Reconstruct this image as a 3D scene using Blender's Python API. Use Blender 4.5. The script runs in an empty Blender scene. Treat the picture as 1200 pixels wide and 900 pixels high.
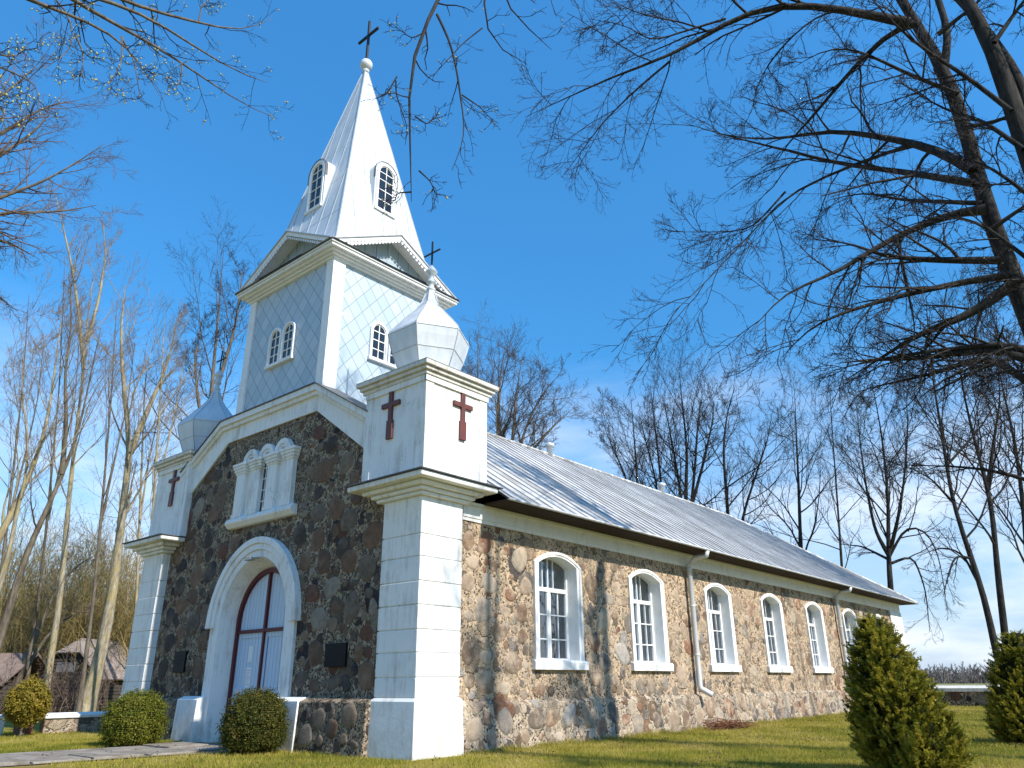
import bpy, bmesh, math, random
import numpy as np
from mathutils import Vector, Matrix
PI = math.pi
R = math.radians
random.seed(7)
SC = bpy.context.scene
COL = SC.collection

# ------------------------------------------------------------------ camera
CAM = np.array([11.327, -10.380, 1.297]); YAW, PIT, ROL, FPX = .707, .379, .008, 879.576
_fw0 = np.array([-math.sin(YAW), math.cos(YAW), 0]); _rt = np.array([math.cos(YAW), math.sin(YAW), 0]); _u0 = np.array([0, 0, 1.])
FW = _fw0*math.cos(PIT)+_u0*math.sin(PIT); UP = _u0*math.cos(PIT)-_fw0*math.sin(PIT)
cr = _rt*math.cos(ROL)-UP*math.sin(ROL); cu = _rt*math.sin(ROL)+UP*math.cos(ROL)
cd = bpy.data.cameras.new('camera'); cam = bpy.data.objects.new('camera', cd); COL.objects.link(cam)
M = Matrix(((cr[0], cu[0], -FW[0], CAM[0]), (cr[1], cu[1], -FW[1], CAM[1]), (cr[2], cu[2], -FW[2], CAM[2]), (0, 0, 0, 1)))
cam.matrix_world = M
cd.sensor_width = 36; cd.lens = FPX/1200*36; cd.clip_end = 3000; cd.clip_start = .05
SC.camera = cam

def ray(u, v):
    X, Y = u-600, 450-v
    return FW+cr*(X/FPX)+cu*(Y/FPX)
def at(u, v, d):
    """the place seen at (u, v) of the 1200x900 photograph, d metres away measured along the ground"""
    r = ray(u, v); return CAM+r*d/math.hypot(r[0], r[1])

# ------------------------------------------------------------------ light
SUN_AZ, SUN_EL = R(-.3), R(40)
w = bpy.data.worlds.new("World"); SC.world = w; w.use_nodes = True
nt = w.node_tree; nt.nodes.clear()
def N(nt, t, **k):
    n = nt.nodes.new(t)
    for a, b in k.items():
        if a.startswith('i_'): n.inputs[a[2:].replace('_', ' ')].default_value = b
        else: setattr(n, a, b)
    return n
sky = N(nt, 'ShaderNodeTexSky', sky_type='NISHITA', sun_disc=False, sun_elevation=SUN_EL, sun_rotation=PI/2-SUN_AZ,
        altitude=50, air_density=1.0, dust_density=.2, ozone_density=2.0)
hs = N(nt, 'ShaderNodeHueSaturation'); hs.inputs['Saturation'].default_value = 1.05; hs.inputs['Value'].default_value = 1.0
L = nt.links
gn = N(nt, 'ShaderNodeMixRGB', blend_type='MULTIPLY'); gn.inputs[0].default_value = 1; gn.inputs[2].default_value = (.45, .91, 1.14, 1)
L.new(sky.outputs[0], gn.inputs[1]); L.new(gn.outputs[0], hs.inputs['Color'])
tc = N(nt, 'ShaderNodeTexCoord'); mp = N(nt, 'ShaderNodeMapping'); mp.inputs['Scale'].default_value = (2.2, 2.2, 7)
L.new(tc.outputs['Generated'], mp.inputs['Vector'])
nz = N(nt, 'ShaderNodeTexNoise'); nz.inputs['Scale'].default_value = 1.6; nz.inputs['Detail'].default_value = 8; nz.inputs['Roughness'].default_value = .58
L.new(mp.outputs[0], nz.inputs['Vector'])
cr1 = N(nt, 'ShaderNodeMapRange'); cr1.inputs[1].default_value = .46; cr1.inputs[2].default_value = .66
L.new(nz.outputs[0], cr1.inputs[0])
sx = N(nt, 'ShaderNodeSeparateXYZ'); L.new(tc.outputs['Generated'], sx.inputs[0])
el = N(nt, 'ShaderNodeMapRange'); el.inputs[1].default_value = .42; el.inputs[2].default_value = .06
L.new(sx.outputs['Z'], el.inputs[0])
ml = N(nt, 'ShaderNodeMath', operation='MULTIPLY'); L.new(cr1.outputs[0], ml.inputs[0]); L.new(el.outputs[0], ml.inputs[1])
m2 = N(nt, 'ShaderNodeMath', operation='MULTIPLY'); m2.inputs[1].default_value = .92; L.new(ml.outputs[0], m2.inputs[0])
mx = N(nt, 'ShaderNodeMixRGB'); mx.inputs[2].default_value = (5.2, 5.5, 5.9, 1)
hz = N(nt, 'ShaderNodeMapRange'); hz.inputs[1].default_value = .40; hz.inputs[2].default_value = 0.0; hz.inputs[4].default_value = .94
L.new(sx.outputs['Z'], hz.inputs[0])
up_ = N(nt, 'ShaderNodeMapRange'); up_.inputs[1].default_value = .42; up_.inputs[2].default_value = .85; up_.inputs[3].default_value = 1.0; up_.inputs[4].default_value = 1.4
L.new(sx.outputs['Z'], up_.inputs[0]); L.new(up_.outputs[0], hs.inputs['Value'])
mh = N(nt, 'ShaderNodeMixRGB'); mh.inputs[2].default_value = (2.9, 3.3, 4.15, 1); L.new(hz.outputs[0], mh.inputs[0]); L.new(hs.outputs[0], mh.inputs[1])
L.new(m2.outputs[0], mx.inputs[0]); L.new(mh.outputs[0], mx.inputs[1])
bg = N(nt, 'ShaderNodeBackground'); bg.inputs['Strength'].default_value = .138
L.new(mx.outputs[0], bg.inputs['Color'])
wo = N(nt, 'ShaderNodeOutputWorld'); L.new(bg.outputs[0], wo.inputs['Surface'])

sd = bpy.data.lights.new('sun', 'SUN'); sd.energy = 4.5; sd.angle = R(.8); sd.color = (1, .93, .83)
sun = bpy.data.objects.new('sun', sd); COL.objects.link(sun); sun.location = (60, 0, 60)
sdir = Vector((math.cos(SUN_EL)*math.cos(SUN_AZ), math.cos(SUN_EL)*math.sin(SUN_AZ), math.sin(SUN_EL)))
sun.rotation_euler = sdir.to_track_quat('Z', 'Y').to_euler()
SC.view_settings.view_transform = 'Standard'; SC.view_settings.look = 'None'
SC.view_settings.exposure = .62; SC.view_settings.gamma = 1; SC.view_settings.use_curve_mapping = False
SC.cycles.max_bounces = 8; SC.cycles.transparent_max_bounces = 12

# ------------------------------------------------------------------ materials
class Mat:
    def __init__(s, name, rough=.8, spec=.3, metal=0):
        s.m = bpy.data.materials.new(name); s.m.use_nodes = True; s.t = s.m.node_tree
        s.b = s.t.nodes['Principled BSDF']; s.b.inputs['Roughness'].default_value = rough
        s.b.inputs['Specular IOR Level'].default_value = spec; s.b.inputs['Metallic'].default_value = metal
        s.tc = N(s.t, 'ShaderNodeTexCoord')
    def map(s, scale=(1, 1, 1), rot=(0, 0, 0), vec=None):
        m = N(s.t, 'ShaderNodeMapping'); m.inputs['Scale'].default_value = scale; m.inputs['Rotation'].default_value = rot
        s.t.links.new(vec or s.tc.outputs['Object'], m.inputs[0]); return m.outputs[0]
    def noise(s, scale, detail=4, rough=.55, vec=None, out=0, dist=0):
        n = N(s.t, 'ShaderNodeTexNoise'); n.inputs['Scale'].default_value = scale; n.inputs['Detail'].default_value = detail
        n.inputs['Roughness'].default_value = rough; n.inputs['Distortion'].default_value = dist
        s.t.links.new(vec or s.tc.outputs['Object'], n.inputs['Vector']); return n.outputs[out]
    def vor(s, scale, vec=None, feature='F1', rnd=1.0):
        n = N(s.t, 'ShaderNodeTexVoronoi', feature=feature); n.inputs['Scale'].default_value = scale; n.inputs['Randomness'].default_value = rnd
        s.t.links.new(vec or s.tc.outputs['Object'], n.inputs['Vector']); return n
    def ramp(s, fac, stops, interp='LINEAR'):
        n = N(s.t, 'ShaderNodeValToRGB'); e = n.color_ramp.elements; n.color_ramp.interpolation = interp
        while len(e) < len(stops): e.new(.5)
        for k, (p, c) in enumerate(stops):
            e[k].position = p; e[k].color = (*c, 1) if len(c) == 3 else c
        s.t.links.new(fac, n.inputs[0]); return n.outputs[0]
    def rng(s, fac, a, b, c=0, d=1):
        n = N(s.t, 'ShaderNodeMapRange'); n.inputs[1].default_value = a; n.inputs[2].default_value = b; n.inputs[3].default_value = c; n.inputs[4].default_value = d
        s.t.links.new(fac, n.inputs[0]); return n.outputs[0]
    def mix(s, f, a, b, mode='MIX'):
        n = N(s.t, 'ShaderNodeMixRGB', blend_type=mode)
        for i, v in enumerate((f, a, b)):
            if isinstance(v, (int, float)): n.inputs[i].default_value = v if i == 0 else (v, v, v, 1)
            elif isinstance(v, tuple): n.inputs[i].default_value = (*v, 1)
            else: s.t.links.new(v, n.inputs[i])
        return n.outputs[0]
    def math(s, op, a, b=0.):
        n = N(s.t, 'ShaderNodeMath', operation=op)
        for i, v in enumerate((a, b)):
            if isinstance(v, (int, float)): n.inputs[i].default_value = v
            else: s.t.links.new(v, n.inputs[i])
        return n.outputs[0]
    def vadd(s, a, b, scale):
        q = N(s.t, 'ShaderNodeVectorMath', operation='MULTIPLY_ADD'); s.t.links.new(b, q.inputs[0])
        q.inputs[1].default_value = (scale,)*3; s.t.links.new(a, q.inputs[2]); return q.outputs[0]
    def sep(s, vec=None):
        n = N(s.t, 'ShaderNodeSeparateXYZ'); s.t.links.new(vec or s.tc.outputs['Object'], n.inputs[0]); return n.outputs
    def col(s, c):
        if isinstance(c, tuple): s.b.inputs['Base Color'].default_value = (*c, 1)
        else: s.t.links.new(c, s.b.inputs['Base Color'])
        return s
    def bump(s, h, strength=.5, dist=.02):
        n = N(s.t, 'ShaderNodeBump'); n.inputs['Strength'].default_value = strength; n.inputs['Distance'].default_value = dist
        s.t.links.new(h, n.inputs['Height']); s.t.links.new(n.outputs[0], s.b.inputs['Normal']); return s
    def rough(s, v): s.t.links.new(v, s.b.inputs['Roughness']); return s

def stone_mat(name, mortar, chips, stones, keep, keep2, dust):
    m = Mat(name, rough=.9, spec=.2)
    warp = m.noise(2.3, 3, .6, out=1)
    v = m.vadd(m.tc.outputs['Object'], warp, .22)
    def layer(scale, keepp, r0, r1, seed):
        vv = m.map((scale,)*3, (seed, seed*.7, seed*1.3), v)
        c = m.vor(1.0, vv, 'F1'); e = m.vor(1.0, vv, 'DISTANCE_TO_EDGE')
        ch = N(m.t, 'ShaderNodeSeparateColor'); m.t.links.new(c.outputs['Color'], ch.inputs[0])
        rad = m.rng(ch.outputs[2], 0, 1, r0, r1)
        d = m.math('SUBTRACT', rad, m.math('ADD', c.outputs['Distance'], m.math('MULTIPLY', m.math('SUBTRACT', m.noise(5.5, 4, .6), .5), .26)))
        inside = m.math('MULTIPLY', m.rng(d, 0, .045), m.rng(e.outputs['Distance'], .02, .05))
        pres = m.math('LESS_THAN', ch.outputs[0], keepp)
        return m.math('MULTIPLY', inside, pres), ch
    a, ca = layer(1.7, keep, .36, .66, .3)
    b, cb = layer(3.3, keep2, .30, .58, 1.1)
    col_a = m.ramp(ca.outputs[1], stones, 'CONSTANT'); col_b = m.ramp(cb.outputs[1], stones, 'CONSTANT')
    sn = m.noise(9, 5, .65); sn2 = m.noise(45, 3, .6)
    col_a = m.mix(.55, col_a, m.ramp(sn, [(.3, (.45, .45, .45)), (.7, (1.35, 1.3, 1.25))]), 'MULTIPLY')
    col_b = m.mix(.55, col_b, m.ramp(sn, [(.3, (.45, .45, .45)), (.7, (1.3, 1.3, 1.3))]), 'MULTIPLY')
    # chips pressed into the mortar
    pv = m.vor(21, v, 'F1'); pe = m.vor(21, v, 'DISTANCE_TO_EDGE')
    pc = N(m.t, 'ShaderNodeSeparateColor'); m.t.links.new(pv.outputs['Color'], pc.inputs[0])
    chip = m.math('MULTIPLY', m.rng(pe.outputs['Distance'], .05, .12), m.math('LESS_THAN', pc.outputs[0], .8))
    mort = m.mix(.8, mortar, m.ramp(m.noise(3.1, 6, .7), [(.3, (.55, .53, .5)), (.65, (1.25, 1.2, 1.12))]), 'MULTIPLY')
    base = m.mix(chip, mort, m.ramp(pc.outputs[1], chips, 'CONSTANT'))
    base = m.mix(b, base, col_b); base = m.mix(a, base, col_a)
    smear = m.rng(m.noise(1.1, 6, .62, dist=.6), .50, .66)
    base = m.mix(m.math('MULTIPLY', smear, dust), base, m.mix(.5, mort, sn2, 'OVERLAY'))
    m.col(base)
    h = m.math('ADD', m.math('MULTIPLY', chip, .35), m.math('MAXIMUM', m.math('MULTIPLY', b, .8), a))
    h = m.math('ADD', h, m.math('MULTIPLY', sn, .5)); h = m.math('ADD', h, m.math('MULTIPLY', sn2, .2))
    m.bump(h, .85, .075)
    return m.m

ST_F = [(0, (.060, .048, .040)), (.12, (.125, .076, .050)), (.26, (.090, .070, .056)), (.38, (.165, .098, .062)), (.50, (.14, .105, .078)),
        (.62, (.042, .037, .038)), (.74, (.20, .145, .10)), (.85, (.135, .062, .042)), (.92, (.24, .20, .16))]
ST_S = [(0, (.32, .24, .17)), (.15, (.20, .14, .095)), (.28, (.235, .205, .175)), (.40, (.37, .285, .205)), (.52, (.26, .165, .105)),
        (.62, (.115, .10, .092)), (.70, (.38, .315, .24)), (.80, (.235, .125, .078)), (.88, (.165, .13, .10)), (.95, (.35, .325, .295))]
CH_F = [(0, (.028, .024, .02)), (.35, (.11, .085, .06)), (.55, (.25, .20, .15)), (.8, (.05, .04, .034))]
CH_S = [(0, (.075, .055, .04)), (.20, (.48, .36, .25)), (.46, (.27, .19, .13)), (.60, (.54, .43, .32)), (.86, (.05, .04, .033))]
M_STONE_F = stone_mat('fieldstone_dark', (.36, .29, .21), CH_F, ST_F, .30, .62, .10)
M_STONE_S = stone_mat('fieldstone_tan', (.53, .41, .285), CH_S, ST_S, .30, .5, .45)
M_STONE_P = stone_mat('fieldstone_plinth', (.52, .44, .345), CH_S, ST_S, .35, .58, .5)
def boulder_mat(name, cols, dust):
    m = Mat(name, rough=.85, spec=.25); t = N(m.t, 'ShaderNodeAttribute', attribute_name='tint', attribute_type='GEOMETRY')
    c = m.ramp(t.outputs['Fac'], cols, 'CONSTANT'); n = m.noise(7, 7, .7); n2 = m.noise(38, 4, .65)
    c = m.mix(.7, c, m.ramp(n, [(.3, (.5, .5, .5)), (.55, (1, 1, 1)), (.75, (1.35, 1.3, 1.25))]), 'MULTIPLY'); c = m.mix(.45, c, m.ramp(n2, [(.3, (.5, .5, .5)), (.7, (1.4, 1.4, 1.4))]), 'MULTIPLY')
    c = m.mix(m.math('MULTIPLY', m.rng(m.noise(2.2, 6, .68), .47, .63), dust), c, (.45, .355, .26)); m.col(c); m.bump(m.math('ADD', n, m.math('MULTIPLY', n2, .4)), .6, .03); return m.m
M_BOULDER_F = boulder_mat('dark_boulders', ST_F, .18); M_BOULDER_S = boulder_mat('tan_boulders', ST_S, .85)
M_STONE_B = stone_mat('fieldstone_boundary', (.36, .32, .27), CH_S, ST_S, .75, .6, .3)

def plaster(name, base=(.74, .74, .72), dirt=(.40, .375, .33), amount=.8, sc=1.0):
    m = Mat(name, rough=.75, spec=.25)
    n1 = m.noise(1.3*sc, 8, .68); n2 = m.noise(1.0, 6, .7, vec=m.map((9, 9, .9)))
    f = m.rng(m.math('MULTIPLY', n1, n2), .24, .42)
    c = m.mix(m.math('MULTIPLY', f, amount), base, dirt)
    sp = m.rng(m.noise(14, 4, .7), .66, .74)
    c = m.mix(m.math('MULTIPLY', sp, .5), c, (.38, .36, .33))
    low = m.math('MULTIPLY', m.rng(m.sep()[2], .55, 0), m.rng(m.noise(2.6, 6, .7), .38, .62)); c = m.mix(m.math('MULTIPLY', low, .55), c, (.36, .34, .27))
    ck = m.vor(.9, m.vadd(m.tc.outputs['Object'], m.noise(3, 4, .6, out=1), .5), 'DISTANCE_TO_EDGE'); crk = m.math('MULTIPLY', m.rng(ck.outputs['Distance'], .008, .002), m.rng(m.noise(.8, 3), .52, .6)); c = m.mix(m.math('MULTIPLY', crk, .5), c, (.30, .29, .27))
    m.col(c); m.bump(m.math('ADD', m.noise(22, 5, .65), m.math('MULTIPLY', m.noise(4, 3), 2)), .35, .012)
    return m.m
M_PLASTER = plaster('white_limewash')
M_TRIM = plaster('white_paint', (.77, .77, .76), (.50, .48, .44), .5, 2.5)
M_CAP = plaster('weathered_board', (.62, .60, .55), (.30, .26, .21), .8, 2.0)

def metal(name, c0, c1, rough=.45, streak=(1, 1, 1), amt=1.0, spec=.5, metallic=0.0):
    m = Mat(name, rough=rough, spec=spec, metal=metallic)
    n = m.noise(1.0, 7, .68, vec=m.map(streak)); n2 = m.noise(.9, 5, .6)
    c = m.mix(m.rng(n, .35, .68), c0, c1); c = m.mix(m.math('MULTIPLY', m.rng(n2, .35, .7), .5*amt), c, c0)
    m.col(c); m.rough(m.rng(n, .3, .7, rough-.1, rough+.15)); m.bump(m.noise(3.0, 3), .12, .02)
    return m.m
M_SPIRE = metal('painted_sheet_metal', (.44, .49, .53), (.70, .72, .73), .45, (3, 3, .6))
M_SEAM = metal('painted_seam', (.30, .34, .37), (.42, .45, .47), .5, (3, 3, 1))
M_DOME = metal('silver_painted_dome', (.48, .52, .55), (.68, .70, .71), .40, (4, 4, 1))
def roof_mat():
    m = Mat('weathered_zinc_roof', .6, .22, 0)
    n = m.noise(1.0, 8, .72, vec=m.map((.55, 5.2, .55))); n2 = m.noise(1.0, 8, .7, vec=m.map((.35, 1.6, .35))); n3 = m.noise(.25, 4, .6)
    c = m.ramp(n, [(.32, (.19, .175, .155)), (.44, (.42, .41, .395)), (.56, (.68, .68, .67)), (.75, (.78, .78, .775))])
    c = m.mix(m.math('MULTIPLY', m.rng(n2, .47, .62), .65), c, (.235, .205, .17))
    c = m.mix(m.math('MULTIPLY', m.rng(n3, .5, .68), .35), c, (.26, .24, .21))
    m.col(c); m.rough(m.rng(n, .3, .7, .65, .4)); m.bump(m.noise(2.5, 3), .15, .03); return m.m
M_ROOF = roof_mat()
M_RIB = metal('zinc_rib', (.34, .35, .36), (.56, .57, .58), .5, (1, 6, 1), metallic=.1)
M_PIPE = metal('galvanised_pipe', (.50, .52, .54), (.70, .71, .72), .42, (9, 9, 1), metallic=.08)
M_DARKMETAL = metal('dark_flashing', (.06, .06, .065), (.13, .13, .135), .5, (3, 3, 3))
M_SOFFIT = Mat('dark_soffit_board', .85).col((.032, .018, .013)).m
M_IRON = Mat('black_iron', .5).col((.018, .016, .016)).m
M_REDBROWN = metal('red_brown_paint', (.10, .026, .02), (.15, .04, .03), .5, (5, 5, 2))
M_FRAME_RED = Mat('dark_red_paint', .5).col((.095, .016, .018)).m

def tile_mat():
    m = Mat('diamond_sheet_tiles', rough=.5, spec=.4)
    s = m.sep(); u = m.math('ADD', s[0], s[1])
    a = m.math('ADD', m.math('DIVIDE', u, .48), m.math('DIVIDE', s[2], .58)); b = m.math('SUBTRACT', m.math('DIVIDE', u, .48), m.math('DIVIDE', s[2], .58))
    def tri(x): return m.math('ABSOLUTE', m.math('SUBTRACT', m.math('FRACT', x), .5))
    la = m.rng(tri(a), .46, .485); lb = m.rng(tri(b), .46, .485); ln = m.math('MAXIMUM', la, lb)
    cid = N(m.t, 'ShaderNodeTexWhiteNoise', noise_dimensions='2D'); cx = N(m.t, 'ShaderNodeCombineXYZ')
    m.t.links.new(m.math('FLOOR', a), cx.inputs[0]); m.t.links.new(m.math('FLOOR', b), cx.inputs[1]); m.t.links.new(cx.outputs[0], cid.inputs['Vector'])
    base = m.mix(m.rng(cid.outputs['Value'], 0, 1), (.36, .45, .51), (.46, .53, .58))
    base = m.mix(m.math('MULTIPLY', m.rng(m.noise(1.2, 6, .65), .4, .7), .4), base, (.42, .49, .54))
    m.col(m.mix(m.math('MULTIPLY', ln, .74), base, (.15, .18, .21)))
    h = m.math('ADD', m.math('MULTIPLY', m.math('FRACT', b), .35), m.math('MULTIPLY', m.math('FRACT', a), -.35))
    m.bump(m.math('SUBTRACT', h, m.math('MULTIPLY', ln, .5)), .35, .02)
    return m.m
M_TILE = tile_mat()

def board_mat(name, c, c2, width=.145, axis=0):
    m = Mat(name, rough=.6, spec=.3); s = m.sep()
    x = m.math('DIVIDE', s[axis], width); f = m.math('ABSOLUTE', m.math('SUBTRACT', m.math('FRACT', x), .5))
    g = m.rng(f, .44, .48)
    n = m.noise(1.0, 6, .65, vec=m.map((14, 14, 1)))
    col = m.mix(m.rng(n, .35, .7), c, c2)
    m.col(m.mix(m.math('MULTIPLY', g, .65), col, (.12, .16, .20))); m.bump(m.math('SUBTRACT', m.math('MULTIPLY', n, .15), g), .6, .012)
    return m.m
M_DOORBLUE = board_mat('pale_blue_door_paint', (.46, .57, .69), (.54, .64, .74))
M_PEDBLUE = board_mat('grey_blue_boards', (.30, .38, .43), (.40, .47, .51), .42)
M_PEDBLUE2 = board_mat('grey_blue_boards_side', (.30, .38, .43), (.40, .47, .51), .42, 1)

def glass_mat(name, tint=(.35, .42, .5), t=.45):
    m = bpy.data.materials.new(name); m.use_nodes = True; n = m.node_tree; n.nodes.clear()
    o = N(n, 'ShaderNodeOutputMaterial'); tr = N(n, 'ShaderNodeBsdfTransparent'); tr.inputs[0].default_value = (*tint, 1)
    gl = N(n, 'ShaderNodeBsdfGlossy'); gl.inputs['Roughness'].default_value = .04; gl.inputs['Color'].default_value = (.95, .97, 1, 1)
    fr = N(n, 'ShaderNodeFresnel'); fr.inputs['IOR'].default_value = 1.52
    ad = N(n, 'ShaderNodeMath', operation='ADD'); ad.inputs[1].default_value = t; n.links.new(fr.outputs[0], ad.inputs[0])
    tcn = N(n, 'ShaderNodeTexCoord'); ns = N(n, 'ShaderNodeTexNoise'); ns.inputs['Scale'].default_value = 2.2; n.links.new(tcn.outputs['Object'], ns.inputs['Vector'])
    bp = N(n, 'ShaderNodeBump'); bp.inputs['Strength'].default_value = .12; bp.inputs['Distance'].default_value = .05; n.links.new(ns.outputs[0], bp.inputs['Height']); n.links.new(bp.outputs[0], gl.inputs['Normal'])
    mxs = N(n, 'ShaderNodeMixShader'); n.links.new(ad.outputs[0], mxs.inputs[0]); n.links.new(tr.outputs[0], mxs.inputs[1]); n.links.new(gl.outputs[0], mxs.inputs[2])
    n.links.new(mxs.outputs[0], o.inputs[0]); return m
M_GLASS = glass_mat('window_glass', (.74, .82, .88), .15)
M_GLASSD = glass_mat('dark_window_glass', (.12, .14, .17), .02)
M_CURTAIN = Mat('white_net_curtain', .9).col((.80, .83, .86)).m
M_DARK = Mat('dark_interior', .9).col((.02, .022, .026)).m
M_PAPER = Mat('paper_notice', .8).col((.74, .75, .74)).m
M_PLAQUE = Mat('black_granite_plaque', .5, .12).col((.006, .006, .008)).m
M_LETTER = Mat('worn_grey_lettering', .7, .1).col((.035, .035, .035)).m
M_BRASS = Mat('dull_steel', .35, .5, .6).col((.35, .34, .32)).m

def bark_mat(name, c0, c1, lich=None, la=.5):
    m = Mat(name, rough=.9, spec=.15)
    n = m.noise(1.0, 6, .7, vec=m.map((16, 16, 3.2)))
    c = m.mix(m.rng(n, .40, .60), c0, c1); c = m.mix(.6, c, m.ramp(m.noise(1.0, 4, .6, vec=m.map((7, 7, 1.1))), [(.38, (.45, .45, .45)), (.6, (1.25, 1.25, 1.25))]), 'MULTIPLY')
    if lich: c = m.mix(m.math('MULTIPLY', m.rng(m.noise(1.6, 5, .65), .46, .62), la), c, lich)
    m.col(c); m.bump(n, .8, .03); return m.m
M_BARK_D = bark_mat('dark_linden_bark', (.016, .014, .013), (.044, .038, .034), (.062, .062, .050), .35)
M_BARK_Y = bark_mat('pale_lichen_bark', (.20, .175, .125), (.36, .31, .22), (.33, .26, .10), .6)
M_BARK_G = bark_mat('grey_brown_bark', (.085, .068, .052), (.17, .14, .105), (.16, .14, .09), .4)
M_TWIG_D = Mat('dark_twig', .85, .2).col((.032, .026, .026)).m
M_TWIG_L = Mat('pale_twig', .85, .2).col((.22, .165, .11)).m
M_TWIG_P = Mat('reddish_twig', .85, .2).col((.15, .105, .085)).m
M_TWIG_G = Mat('grey_twig', .85, .2).col((.085, .070, .060)).m
M_TWIG_Y = Mat('olive_yellow_twig', .85, .2).col((.29, .22, .085)).m
M_BUD = Mat('yellow_green_bud', .7, .2).col((.42, .40, .14)).m

def leaf_mat(name, cols, sc=3.0):
    m = Mat(name, rough=.6, spec=.25)
    oi = N(m.t, 'ShaderNodeAttribute', attribute_name='tint', attribute_type='GEOMETRY')
    c = m.ramp(oi.outputs['Fac'], cols)
    m.col(m.mix(.35, c, m.ramp(m.noise(sc, 4), [(.3, (.55, .6, .5)), (.7, (1.3, 1.25, 1.2))]), 'MULTIPLY'))
    tl = N(m.t, 'ShaderNodeBsdfTranslucent'); m.t.links.new(c, tl.inputs['Color']); ms = N(m.t, 'ShaderNodeMixShader'); ms.inputs[0].default_value = .40
    m.t.links.new(m.b.outputs[0], ms.inputs[1]); m.t.links.new(tl.outputs[0], ms.inputs[2]); m.t.links.new(ms.outputs[0], m.t.nodes['Material Output'].inputs['Surface'])
    return m.m
M_BOX = leaf_mat('box_leaves', [(0, (.045, .065, .008)), (.5, (.14, .16, .016)), (.85, (.25, .25, .028)), (1, (.27, .17, .06))])
M_BOXB = leaf_mat('box_leaves_bronzed', [(0, (.028, .040, .008)), (.5, (.08, .09, .014)), (.85, (.15, .135, .022)), (1, (.22, .12, .04))])
M_THUJA = leaf_mat('thuja_sprays', [(0, (.045, .052, .008)), (.4, (.17, .175, .02)), (.75, (.40, .36, .045)), (1, (.52, .41, .07))])
M_TOPI = leaf_mat('golden_thuja_sprays', [(0, (.09, .08, .010)), (.5, (.26, .21, .025)), (1, (.42, .29, .045))])
M_GRASS = leaf_mat('grass_blades', [(0, (.15, .18, .02)), (.5, (.36, .32, .045)), (.8, (.46, .37, .08)), (1, (.52, .42, .17))], .6)
M_CORE = Mat('shade_core', .95, .1).col((.014, .016, .006)).m  # near-black fill of the shrubs, shade among the leaves painted as colour

def ground_mat():
    m = Mat('lawn_soil_and_grass', .95, .1)
    a = m.noise(.55, 6, .65); b = m.noise(4.5, 6, .7); c = m.noise(28, 4, .7)
    col = m.ramp(a, [(.3, (.15, .165, .026)), (.5, (.24, .21, .04)), (.62, (.30, .22, .07)), (.72, (.24, .16, .085))])
    col = m.mix(.6, col, m.ramp(b, [(.3, (.5, .55, .4)), (.7, (1.35, 1.3, 1.2))]), 'MULTIPLY')
    col = m.mix(.6, col, m.ramp(c, [(.3, (.4, .4, .35)), (.7, (1.45, 1.4, 1.3))]), 'MULTIPLY')
    m.col(col); m.bump(m.math('ADD', c, b), .8, .05); return m.m
M_LAWN = ground_mat()
def field_mat():
    m = Mat('far_field', .95, .1); m.col(m.ramp(m.noise(.02, 4), [(.35, (.16, .17, .06)), (.65, (.26, .23, .12))])); return m.m
M_FIELD = field_mat()
def conc_mat():
    m = Mat('worn_concrete', .9, .2); a = m.noise(2.2, 7, .7); b = m.noise(30, 4, .7)
    col = m.ramp(a, [(.3, (.12, .10, .08)), (.5, (.24, .21, .175)), (.7, (.36, .33, .29))])
    m.col(m.mix(.5, col, m.ramp(b, [(.3, (.6, .6, .6)), (.7, (1.3, 1.3, 1.3))]), 'MULTIPLY')); m.bump(m.math('ADD', a, b), .5, .02); return m.m
M_CONC = conc_mat()
def plank_mat():
    m = Mat('old_grey_planks', .95, .1); s = m.sep()
    f = m.rng(m.math('ABSOLUTE', m.math('SUBTRACT', m.math('FRACT', m.math('DIVIDE', s[2], .17)), .5)), .38, .47)
    n = m.noise(1.0, 6, .7, vec=m.map((2, 2, 18)))
    c = m.mix(m.rng(n, .3, .7), (.030, .026, .022), (.10, .088, .074)); m.col(m.mix(f, c, (.008, .007, .006))); m.bump(m.math('SUBTRACT', n, f), .8, .03); return m.m
M_PLANK = plank_mat()
M_OLDROOF = metal('rusty_shingle_roof', (.18, .145, .125), (.36, .31, .28), .85, (1.5, 9, 2), spec=.15)
M_BRICK = metal('old_red_brick', (.19, .075, .05), (.28, .13, .09), .85, (4, 4, 9), spec=.15)

# ------------------------------------------------------------------ mesh helpers
class Fr:
    def __init__(s, O, U, Nn, V=(0, 0, 1)): s.O = Vector(O); s.U = Vector(U); s.N = Vector(Nn); s.V = Vector(V)
    def p(s, u, v, d): return s.O+s.U*u+s.V*v+s.N*d
FRONT = Fr((0, 0, 0), (1, 0, 0), (0, -1, 0)); SIDE = Fr((0, 0, 0), (0, 1, 0), (1, 0, 0))

def put(o, parent=None):
    COL.objects.link(o)
    if parent: o.parent = parent
    return o
def tag(o, label=None, cat=None, group=None, kind=None):
    for k, v in (('label', label), ('category', cat), ('group', group), ('kind', kind)):
        if v: o[k] = v
    return o
def empty(name, loc=(0, 0, 0), label=None, cat=None, group=None, rz=0):
    o = bpy.data.objects.new(name, None); COL.objects.link(o); o.location = loc; o.rotation_euler = (0, 0, rz); o.empty_display_size = .3
    return tag(o, label, cat, group)

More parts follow.
